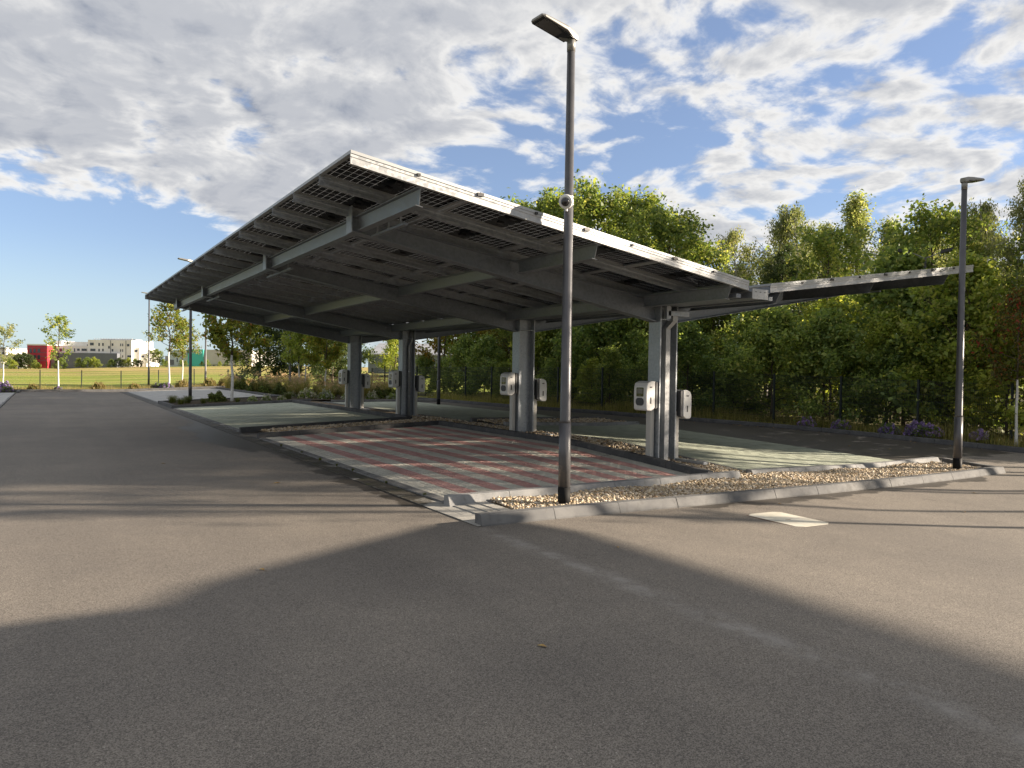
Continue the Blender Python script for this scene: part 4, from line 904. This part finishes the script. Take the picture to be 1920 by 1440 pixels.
def grass_proto(seed, H, lean, n, mat_, plumes):
    rs = np.random.default_rng(seed); V, F, _ = blades(n, 0.5, H, lean, 0.006, rs, mat_)
    me = fast_mesh('blades', V, F, mat_); pm = None
    if plumes:
        V2, F2, tip = blades(plumes, 0.4, H * 1.32, lean * 0.8, 0.0025, rs, mat_, curl=0.15)
        cs = []
        for q in range(plumes):
            a = V2[q * 8 + 4]; b = tip[q]; f = rs.uniform(0.1, 1.1, 16)[:, None]; cs.append(a * (1 - f) + b * f + rs.normal(0, 0.012, (16, 3)))
        Vp, Fp = leaf_cloud(np.concatenate(cs), 0.07, 0.022, rs=rs)
        pm = fast_mesh('plumes', np.concatenate([V2, Vp]), np.concatenate([F2, Fp + len(V2)]), 'plume')
    return me, pm
GP_ = [grass_proto(31, 0.75, 0.60, 260, 'grass_blade', 26), grass_proto(32, 0.65, 0.55, 240, 'grass_blade', 18), grass_proto(33, 0.42, 0.35, 220, 'grass_green', 0)]
def clump(i, x, y, s, label, group, name='fountain_grass', z=None):
    t = thing(name, label, 'grass', (x, y, (zg(x, y) + 0.07) if z is None else z), rng.uniform(0, 6.28), group)
    o = link('blades', GP_[i][0], t); o.scale = (s, s, s)
    if GP_[i][1]: o = link('plumes', GP_[i][1], t); o.scale = (s, s, s)
def mound_proto(seed, R, H, n, mat_, L):
    rs = np.random.default_rng(seed); u = rs.normal(0, 1, (n, 3)); u[:, 2] = np.abs(u[:, 2]); u /= np.linalg.norm(u, axis=1)[:, None]
    lob = 0.78 + 0.3 * np.sin(u[:, 0] * 5 + seed) * np.sin(u[:, 1] * 6 + u[:, 2] * 4)
    C = u * np.array([R, R, H]) * (rs.uniform(0.55, 1.0, n) ** 0.4 * lob)[:, None]
    V, F = leaf_cloud(C, L, L * 0.55, rs=rs); return fast_mesh('foliage', V, F, mat_)
MP = {'white': mound_proto(41, 0.42, 0.45, 1500, 'flower_white', 0.05), 'green': mound_proto(42, 0.5, 0.5, 1800, 'grass_green', 0.075), 'dark': mound_proto(43, 0.5, 0.5, 1800, 'leaf_bush', 0.07), 'purple': mound_proto(44, 0.40, 0.42, 2600, 'flower_purple', 0.055), 'dry': mound_proto(45, 0.5, 0.6, 1300, 'grass_dry', 0.09)}
def mound(k_, x, y, s, label, group, name, z=None):
    t = thing(name, label, 'shrub', (x, y, (zg(x, y) + 0.06) if z is None else z), rng.uniform(0, 6.28), group)
    g_ = link('green_base', MP['dark'], t); g_.scale = (s * 0.86, s * 0.86, s * 0.8)
    o = link('flowers' if k_ in ('white', 'purple') else 'foliage', MP[k_], t); o.scale = (s, s, s * rng.uniform(0.85, 1.15))
for q in range(46):
    x, y = rng.uniform(0.75, 5.9), 24.0 + 16 * rng.random() ** 1.25
    clump(rng.choice([0, 1, 1]), x, y, rng.uniform(0.75, 1.2), 'feathery fountain grass with tan plumes in the bed behind the columns', 'fountain grasses in the bed')
for q in range(12): clump(1, rng.uniform(0.7, 5.5), rng.uniform(40, 46), rng.uniform(0.9, 1.3), 'feathery fountain grass at the back of the planting bed', 'fountain grasses at the back of the bed')
for x, y, s in ((0.95, 25.4, 1.2), (1.5, 24.2, 1.0), (2.4, 23.7, 0.8), (3.6, 23.6, 0.9), (4.6, 23.5, 0.8), (5.5, 23.9, 0.8), (0.8, 27.2, 0.9)): mound('white', x, y, s, 'low white flowering shrub at the front edge of the planting bed', 'white shrubs at the bed edge', 'white_shrub')
for x, y, s in ((1.0, 30.5, 1.2), (0.9, 33, 1.2), (2.0, 26.0, 1.2), (3.0, 24.6, 1.1), (4.2, 24.5, 1.1), (5.2, 25.0, 1.2), (1.0, 36.5, 1.3), (1.0, 40, 1.3)): mound('green', x, y, s, 'rounded green shrub between the grasses of the bed', 'green shrubs in the bed', 'green_shrub')
for x, y, s in ((-3.2, 25.6, 1.0),): mound('green', x, y, 1.15, 'rounded green grass tussock on the planted island', 'island plants', 'green_shrub')
for x, y, s in ((-1.9, 24.4, 0.62), (-1.2, 24.6, 0.68), (-0.6, 24.3, 0.6), (-1.6, 25.6, 0.6)): mound('white', x, y, s, 'small white flowering cushion on the planted island', 'white cushions on the island', 'white_shrub')
for x, y, s in ((-4.9, 24.6, 0.7), (-4.5, 25.4, 0.8), (-4.0, 24.4, 0.6), (-2.6, 24.2, 0.5), (-5.0, 26.3, 0.8), (-0.1, 25.0, 0.8)): clump(2, x, y, s, 'low green grass tuft on the planted island', 'grass tufts on the island', 'grass_tuft')
for x, y, s in ((-12.2, 47.3, 1.3), (-12.9, 46.6, 1.2), (-11.9, 44.6, 0.9), (-12.4, 44.0, 0.9), (-9.2, 47.4, 0.75), (-3.1, 47.6, 1.2), (-2.6, 47.2, 1.2)): mound('purple', x, y, s, 'purple flowering aster cushion by the end kerb', 'asters by the end kerb', 'aster_cushion')
for x, y, s in ((-10.6, 47.2, 0.8), (-6.8, 48.5, 1.0), (-4.6, 47.6, 0.9), (-1.4, 47.8, 1.1), (0.4, 47.9, 1.1), (1.6, 48.0, 1.2), (3.4, 48.0, 1.2)): mound('dry', x, y, s, 'dry brownish perennial by the end kerb', 'dry perennials by the end kerb', 'dry_shrub')
for x, y, s in ((10.6, 4.3, 0.7), (10.85, 3.3, 0.8), (11.1, 1.9, 0.8), (11.25, 1.15, 1.0), (11.35, 0.8, 0.85), (11.7, -0.3, 0.7)): mound('purple', x, y, s, 'purple aster clump in the verge before the mesh fence', 'asters along the wood fence', 'aster_cushion', z=gz(x, y) + 0.1)
# verge grass: nobody could count it
def verge(rects, label, mat_='grass_blade'):
    VV = []; FF = []; o = 0; rs = np.random.default_rng(77)
    for (x0, y0, x1, y1, wd, n, h) in rects:
        V, F, _ = blades(n, 0.0, h, 0.16, 0.004, rs, mat_)
        t = rs.uniform(0, 1, n); X = x0 + (x1 - x0) * t + rs.uniform(0, wd, n) * (1 if abs(y1 - y0) > abs(x1 - x0) else 0) + rs.normal(0, 0.05, n); Y = y0 + (y1 - y0) * t + rs.uniform(0, wd, n) * (0 if abs(y1 - y0) > abs(x1 - x0) else 1)
        Z = np.array([gz(a, b) + 0.02 for a, b in zip(X, Y)]); sc = rs.uniform(0.4, 1.25, n) * (0.7 + 0.5 * np.sin(X * 1.7) * np.sin(Y * 1.3 + 1))
        V = V.reshape(n, 8, 3); V[:, :, 2] *= sc[:, None]; V = V + np.stack([X, Y, Z], 1)[:, None, :]
        VV.append(V.reshape(-1, 3)); FF.append(F + o); o += n * 8
    tag(link('verge_grass', fast_mesh('verge_grass', np.concatenate(VV), np.concatenate(FF), mat_)), label, 'grass', kind='stuff')
vr = []
for (y0, xa), (y1, xb) in zip(XRP[2:-2], XRP[3:-1]):
    ln = math.hypot(xb - xa, y1 - y0); vr.append((xa + 0.3, y0, xb + 0.3, y1, max(0.5, fx((y0 + y1) / 2) - xr((y0 + y1) / 2) + 0.9), int(ln * 750), 0.42))
verge(vr, 'rough verge grass between the lane kerb and the wood fence')
verge([(-13, 46.7, 6.0, 46.7, 3.0, 8000, 0.40), (-14, 50, 8, 50, 5, 5000, 0.35)], 'rough yellow grass between end kerb and meadow fence', 'grass_dry')

# ------------------------------------------------------------------ fences
mat('fence_green', (0.018, 0.026, 0.026), 0.5, 0.2)
wm = MB()
for i in range(51): wm.box(i / 50 - 0.0011, i / 50 + 0.0011, -0.002, 0.002, 0.02, 1.0)
for j in range(9): wm.box(0, 1, -0.006, 0.006, 0.03 + j * 0.12 - 0.0025, 0.03 + j * 0.12 + 0.0025)
WIRE = wm.mesh('wire_panel', 'fence_green'); POST = MB().box(-0.03, 0.03, -0.025, 0.025, -0.05, 1.0).mesh('fence_post', 'fence_green')
def fence(pts, h, label, zf):
    t = thing('mesh_fence', label, 'fence', (pts[0][0], pts[0][1], zf(*pts[0]))); O = Vector(t.location)
    for i, (x, y) in enumerate(pts):
        o = link('fence_post', POST, t, Vector((x, y, zf(x, y))) - O); o.scale = (1.05, 1.05, h + 0.04)
        if i + 1 < len(pts):
            x1, y1 = pts[i + 1]; L_ = math.hypot(x1 - x, y1 - y); q = link('wire_panel', WIRE, t, Vector((x, y, zf(x, y))) - O)
            a = math.atan2(zf(x1, y1) - zf(x, y), L_); q.rotation_euler = (0, -a, math.atan2(y1 - y, x1 - x)); q.scale = (L_, 1, h)
fence(FENCE, 1.62, 'dark green wire mesh fence in front of the wood', lambda x, y: gz(x, y) + 0.02)
fence([(-23 + 2.55 * i, 51.2 + 0.05 * i) for i in range(12)], 1.40, 'dark wire mesh fence between end kerb and meadow', lambda x, y: gz(x, y))

# ------------------------------------------------------------------ buildings beyond the meadow
mat('render_white', (0.8, 0.78, 0.72), 0.8, fn=mottled((0.76, 0.74, 0.68), (0.84, 0.82, 0.77), 0.3))
mat('clad_red', (0.42, 0.025, 0.045), 0.6, fn=mottled((0.38, 0.022, 0.04), (0.46, 0.03, 0.05), 0.4))
mat('clad_grey', (0.13, 0.14, 0.16), 0.7, fn=mottled((0.12, 0.13, 0.15), (0.15, 0.16, 0.18), 0.3))
mat('window_glass', (0.05, 0.06, 0.075), 0.08, spec=0.6)
mat('window_frame', (0.12, 0.12, 0.125), 0.5)
mat('clad_teal', (0.06, 0.42, 0.37), 0.6, fn=mottled((0.055, 0.40, 0.35), (0.07, 0.45, 0.40), 0.3))
mat('clad_iceblue', (0.38, 0.46, 0.48), 0.6, fn=mottled((0.35, 0.43, 0.45), (0.42, 0.50, 0.52), 0.3))
mat('clad_beige', (0.46, 0.44, 0.41), 0.7, fn=mottled((0.44, 0.42, 0.39), (0.49, 0.47, 0.44), 0.3))
mat('roof_grey', (0.30, 0.31, 0.33), 0.6, fn=mottled((0.27, 0.28, 0.30), (0.34, 0.35, 0.37), 0.5))
YAW = math.atan2(RT.y, RT.x)
class Bld:
    """facade drawn in a local frame: x to the right, z up, y away; built at its real distance"""
    def __init__(s, name, label, u0, v0, D, cat='building'):
        s.k = D / 1359.3; s.u0, s.v0 = u0, v0
        p_ = CAM + RT * ((u0 - 960) * s.k) + UP * ((720 - v0) * s.k) + FW * D
        s.t = thing(name, label, cat, tuple(p_), YAW)
    def xz(s, u, v): x = (u - s.u0) * s.k; return x, (s.v0 - v) * s.k + 0.0147 * x
    def block(s, nm, u0, u1, v0, v1, m, y0=0.0, dep=12.0, parent=None):
        (xa, zb), (xb, _) = s.xz(u0, v1), s.xz(u1, v1); zt = s.xz((u0 + u1) / 2, v0)[1]
        return MB().box(xa, xb, y0, y0 + dep, zb, zt).build(nm, m, parent or s.t)
    def window(s, u0, u1, v0, v1, y0=0.0, n=1):
        o = s.block('window', u0, u1, v0, v1, 'window_frame', y0 - 0.06, 0.10)
        du = (u1 - u0) / n
        for i in range(n): s.block('pane', u0 + du * i + 0.35, u0 + du * (i + 1) - 0.35, v0 + 0.35, v1 - 0.35, 'window_glass', y0 - 0.09, 0.05, o)
Zm = lambda zx, zy: (40 + zx / 8, 590 + zy / 8)
b = Bld('office_building', 'white stepped office block with red wing and grey ground floor beyond meadow', 160, 688, 265)
b.block('red_wing', 64.5, 101.5, 648, 690, 'clad_red', -4.0, 14); b.block('parapet', 64.2, 101.8, 645.8, 648, 'render_white', -4.1, 14.2)
for zx0, zx1 in ((230, 265), (290, 325), (350, 390)):
    for zy0, zy1 in ((515, 575), (610, 670), (708, 745)): b.window(40 + zx0 / 8, 40 + zx1 / 8, 590 + zy0 / 8, 590 + zy1 / 8, -4.0)
for v in (652.5, 661, 668, 676): b.block('cladding_joint', 65, 101, v, v + 0.35, 'clad_grey', -4.05, 0.1)
b.block('ground_floor', 101.5, 225, 662, 690, 'clad_grey', -2.0, 14)
b.block('low_wing', 91, 164, 648, 663, 'render_white', 1.0, 14); b.block('set_back_storey', 100, 163, 640, 648, 'render_white', 5.0, 8); b.block('drum', 91.5, 103, 638, 648, 'render_white', 4, 8)
b.block('tall_wing', 164, 246, 637.5, 690, 'render_white', 0.2, 16); b.block('stair_wing', 246, 257, 652, 690, 'render_white', 1.5, 12); b.block('end_wing', 257, 268.5, 662, 690, 'render_white', 2.5, 10)
b.block('roof_plant', 172, 238, 634.5, 637.5, 'roof_grey', 6, 5)
for uu in range(170, 244, 3): b.block('roof_rail_post', uu, uu + 0.5, 633.6, 637.5, 'roof_grey', 2.0, 0.2)
b.block('joint', 206.3, 207.2, 638, 662, 'clad_grey', 0.1, 0.15); b.block('joint', 235, 235.8, 638, 680, 'clad_grey', 0.1, 0.15)
for (a, c, d_, e_) in ((1025, 1080, 420, 460), (1150, 1172, 425, 468), (1207, 1230, 425, 468), (1350, 1375, 430, 468), (1478, 1491, 435, 472), (1508, 1521, 435, 472), (1580, 1615, 440, 475), (1030, 1105, 510, 545), (1150, 1172, 512, 550), (1207, 1230, 512, 550), (1297, 1320, 470, 508), (1350, 1375, 515, 552), (1478, 1491, 520, 557), (1508, 1521, 520, 557), (1585, 1650, 610, 642), (1508, 1521, 610, 642)):
    b.window(40 + a / 8, 40 + c / 8, 590 + d_ / 8, 590 + e_ / 8, 0.2, 2 if c - a > 50 else 1)
for (a, c, d_, e_) in ((545, 585, 505, 550), (765, 782, 505, 555), (812, 850, 508, 540), (880, 957, 508, 542), (655, 710, 520, 555)): b.window(40 + a / 8, 40 + c / 8, 590 + d_ / 8, 590 + e_ / 8, 1.0, 2 if c - a > 50 else 1)
b.window(40 + 865 / 8, 40 + 910 / 8, 590 + 440 / 8, 590 + 462 / 8, 5.0); b.window(40 + 1665 / 8, 40 + 1705 / 8, 590 + 525 / 8, 590 + 560 / 8, 1.5); b.window(40 + 1752 / 8, 40 + 1787 / 8, 590 + 610 / 8, 590 + 640 / 8, 2.5)
for a, c in ((665, 685), (695, 712), (722, 742)): b.window(40 + a / 8, 40 + c / 8, 590 + 620 / 8, 590 + 648 / 8, -2.0)
b = Bld('retail_hall', 'turquoise and beige hall with white lettering beyond the meadow', 365, 690, 240)
b.block('ice_blue_wing', 314, 352, 656, 692, 'clad_iceblue', 0.5, 18); b.block('annex', 304, 314, 667, 692, 'roof_grey', 2, 12)
tq = b.block('turquoise_front', 352, 380.5, 655, 692, 'clad_teal', 0, 18); b.block('beige_wing', 380.5, 470, 656, 683, 'clad_beige', 0.6, 25); b.block('glazed_base', 380.5, 470, 683, 692, 'render_white', 1.2, 20)
for i in range(4): b.window(316 + i * 2.3, 317.7 + i * 2.3, 674.5, 684, 0.5)
b.window(330, 332, 671, 679, 0.5)
for i in range(7): b.window(396 + i * 9, 401 + i * 9, 685, 688, 1.2)
cu = bpy.data.curves.new('lettering', 'FONT'); cu.body = 'ALNRNG'; cu.size = 0.98; cu.extrude = 0.03; cu.align_x = 'LEFT'
lt = bpy.data.objects.new('lettering_curve', cu); COL.objects.link(lt); bpy.context.view_layer.update()
lme = bpy.data.meshes.new_from_object(lt.evaluated_get(bpy.context.evaluated_depsgraph_get())); bpy.data.objects.remove(lt); lme.materials.append(MATS['render_white'])
lo = link('lettering', lme, b.t); xx, zz = b.xz(355.5, 662.3); lo.location = (xx, -0.08, zz); lo.rotation_euler = (math.pi / 2, 0, 0)
b = Bld('grey_hall', 'dark grey hall with pale pitched roof behind the farther columns', 790, 694, 120)
b.block('hall_wall', 690, 900, 664, 700, 'clad_grey', 0, 20)
(xa, z0_), (xb, _) = b.xz(690, 664), b.xz(900, 664); MB().add([(xa, -0.5, z0_), (xb, -0.5, z0_), (xb, 20.5, z0_), (xa, 20.5, z0_), (xa, 10, z0_ + 2.2), (xb, 10, z0_ + 2.2)], [(0, 1, 5, 4), (2, 3, 4, 5), (0, 4, 3), (1, 2, 5), (0, 3, 2, 1)]).build('pitched_roof', 'roof_grey', b.t)
for i in range(9): b.window(700 + i * 20, 709 + i * 20, 672, 678, 0, 2)
b = Bld('pale_house', 'pale building at the left picture edge beyond the meadow', 2, 688, 270)
b.block('house_wall', -14, 11, 654, 690, 'render_white', 0, 12); b.block('house_roof', -15, 11.6, 651.5, 654, 'roof_grey', -0.3, 12.6)
for i in range(3): b.window(-10 + i * 7, -6 + i * 7, 660, 666, 0)
# hedgerow trees and bushes along the far edge of the meadow
for i, (u, vt, D, kk) in enumerate([(18, 668, 250, 'bush_a'), (35, 657, 255, 'dark_oak'), (46, 655, 258, 'dark_oak'), (57, 660, 255, 'dark_oak'), (25, 672, 246, 'bush_c'), (66, 672, 246, 'bush_b'), (72, 678, 245, 'bush_c'), (88, 672, 245, 'poplar'), (106, 672, 245, 'bush_b'), (116, 669, 245, 'bush_a'), (148, 668, 246, 'bush_b'), (156, 671, 246, 'pine'), (163, 668, 246, 'bush_a'), (176, 666, 247, 'bush_c'), (184, 671, 246, 'bush_b'), (208, 672, 245, 'bush_a'), (216, 670, 245, 'pine'), (223, 667, 245, 'dark_oak'), (231, 671, 245, 'bush_b'), (240, 668, 245, 'bush_c'), (253, 671, 245, 'bush_a'), (262, 672, 245, 'dark_oak'), (282, 648, 252, 'oak_a'), (291, 645, 254, 'oak_b'), (299, 650, 252, 'oak_a'), (306, 672, 235, 'bush_a'), (312, 674, 235, 'bush_b'), (340, 672, 232, 'bush_c'), (348, 674, 232, 'bush_b'), (378, 676, 230, 'bush_b'), (389, 673, 230, 'bush_a'), (412, 678, 230, 'bush_c'), (424, 676, 228, 'bush_a'), (444, 674, 228, 'bush_b'), (455, 672, 225, 'bush_a'), (468, 668, 220, 'oak_b')]):
    kx = D / 1359.3; p_ = CAM + RT * ((u - 960) * kx) + UP * ((720 - 690) * kx) + FW * D; base = gz(p_.x, p_.y); top = (CAM + RT * ((u - 960) * kx) + UP * ((720 - vt) * kx) + FW * D).z
    plant(kk, p_.x, p_.y, max(1.4, (top - base) * 0.74), ['distant green tree in the hedgerow along the meadow edge', 'distant dark tree in the hedgerow along the meadow edge'][kk in ('dark_oak', 'pine')], 'tree', 'hedgerow along the meadow edge', wide=1.15, name='hedge_tree')
# twin floodlight mast deep in the wood
fl = thing('floodlight_mast', 'mast with two dark floodlights rising behind the right wing', 'floodlight', (14.2, 2.6, gz(14.2, 2.6)))
MB().tube([(0, 0, 0), (0, 0, 5.62)], [0.07, 0.045], 10).build('mast', 'lamp_paint', fl, smooth=True)
for s in (-1, 1):
    ax_ = Vector((-0.30 * s, 0.95 * s, 0)); zt_ = 5.86 if s > 0 else 5.76
    MB().tube([(0, 0, 5.58), tuple(ax_ * 0.50 + Vector((0, 0, zt_)))], [0.020, 0.016], 8).build('arm', 'lamp_head', fl)
    c_ = ax_ * 0.62 + Vector((0, 0, zt_ + 0.02)); lb = MB(); sd_ = Vector((0.95, 0.30, 0)) * 0.10
    for_ = ax_ * 0.17 + Vector((0, 0, 0.035)); upv = Vector((0, 0, 0.05))
    lb.hexa([tuple(c_ - for_ - sd_ - upv), tuple(c_ + for_ - sd_ - upv), tuple(c_ + for_ + sd_ - upv), tuple(c_ - for_ + sd_ - upv)], [tuple(c_ - for_ - sd_ + upv), tuple(c_ + for_ - sd_ + upv), tuple(c_ + for_ + sd_ + upv), tuple(c_ - for_ + sd_ + upv)]); lb.build('floodlight_head', 'black_plastic', fl)

# ------------------------------------------------------------------ unseen canopy, added and shaped to cast the foreground shadow
COT = 1 / math.tan(SUN_EL)
shape = [(a_ + 0.22, b_ + 0.05) for a_, b_ in [(-4.95, -14.0), (-4.85, -8.0), (-4.87, -6.0), (-4.95, -3.9), (-5.35, -3.0), (-6.1, -2.85), (-8.77, -3.97), (-9.2, -4.38), (-12.5, -4.15), (-13, -14.0)]][::-1]
cn = thing('shadow_canopy', 'unseen sloping canopy on slim posts added to cast the foreground shadow', 'canopy', (8.0, -14.0, zg(8, -14)))
cc = Vector(cn.location)
def can(a, b, up):
    z = 3.3 + (-2.9 - b) * 0.80; return (a + 0.872 * z * COT - cc.x, b - 0.489 * z * COT - cc.y, z + up - cc.z)
MB().ext(shape, lambda a, b: can(a, b, 0), lambda a, b: can(a, b, 0.10)).build('shadow_canopy_roof', 'clad_grey', cn)
for a, b_ in ((-8.2, -8.4), (-12, -8.0), (-8.0, -13), (-12, -13)):
    q = can(a, b_, 0); MB().tube([(q[0], q[1], -0.1), q], 0.09, 10).build('shadow_canopy_post', 'lamp_paint', cn)

# ------------------------------------------------------------------ fallen leaves on the asphalt
mat('leaf_fallen', rough=0.8, fn=mottled((0.30, 0.17, 0.06), (0.42, 0.30, 0.10), 40))
lm_ = MB().add([(-0.05, 0, 0.004), (0, 0.026, 0.018), (0.06, 0, 0.008), (0, -0.026, 0.02), (-0.085, 0, 0.003)], [(0, 3, 2, 1), (0, 1, 4)]).mesh('fallen_leaf', 'leaf_fallen')
for x, y in ((-4.97, -4.47), (-0.9, -3.35), (-8.3, -3.6), (-7.2, -6.3), (-6.9, 1.2), (3.4, -4.0), (7.4, 3.4), (7.0, 6.5), (7.7, 1.0), (8.2, 0.2), (-8.1, 4.4), (1.4, -4.8)):
    o = link('fallen_leaf', lm_, None, (x, y, zg(x, y) + 0.002)); o.rotation_euler = (0, 0, rng.uniform(0, 6.28)); sc_ = rng.uniform(0.5, 0.95); o.scale = (sc_, sc_, sc_)
    tag(o, 'small dry brown leaf lying on the asphalt', 'leaf', 'fallen leaves on the asphalt')
for q in range(60):
    x, y = (rng.uniform(-4.9, -0.5), rng.uniform(8.6, 10.3)) if q < 30 else (rng.uniform(0.0, 1.0), rng.uniform(0, 1))
    if q >= 30: yy = rng.uniform(-1.2, 9.0); x, y = xr(yy) - 0.08 - 0.5 * rng.random() ** 2.5, yy
    o = link('fallen_leaf', lm_, None, (x, y, zg(x, y) + (0.07 if q < 30 else 0.003))); o.rotation_euler = (rng.uniform(-0.4, 0.4), rng.uniform(-0.4, 0.4), rng.uniform(0, 6.28)); sc_ = rng.uniform(0.5, 0.9); o.scale = (sc_, sc_, sc_)
    if q < 30: tag(o, 'dry brown leaf lying on the gravel strip between the bays', 'leaf', 'leaf litter on the gravel strip')
    else: tag(o, 'dry brown leaf lying along the lane kerb by the wood', 'leaf', 'leaf litter along the lane kerb')
for x, y, s in ((-5.42, -0.9, 0.10), (-5.45, 0.4, 0.08), (-5.43, 1.9, 0.11), (-5.44, 2.7, 0.09), (-5.46, 3.6, 0.12), (-5.42, 4.9, 0.10), (-5.44, 6.4, 0.12), (-4.72, -1.84, 0.10), (-2.6, -1.86, 0.09), (0.2, -3.03, 0.08), (2.9, -3.06, 0.09)):
    clump(2, x, y, s, 'tiny weed tuft rooted in a kerb or gutter joint', 'weeds in the joints', 'weed_tuft', z=zg(x, y) + 0.01)
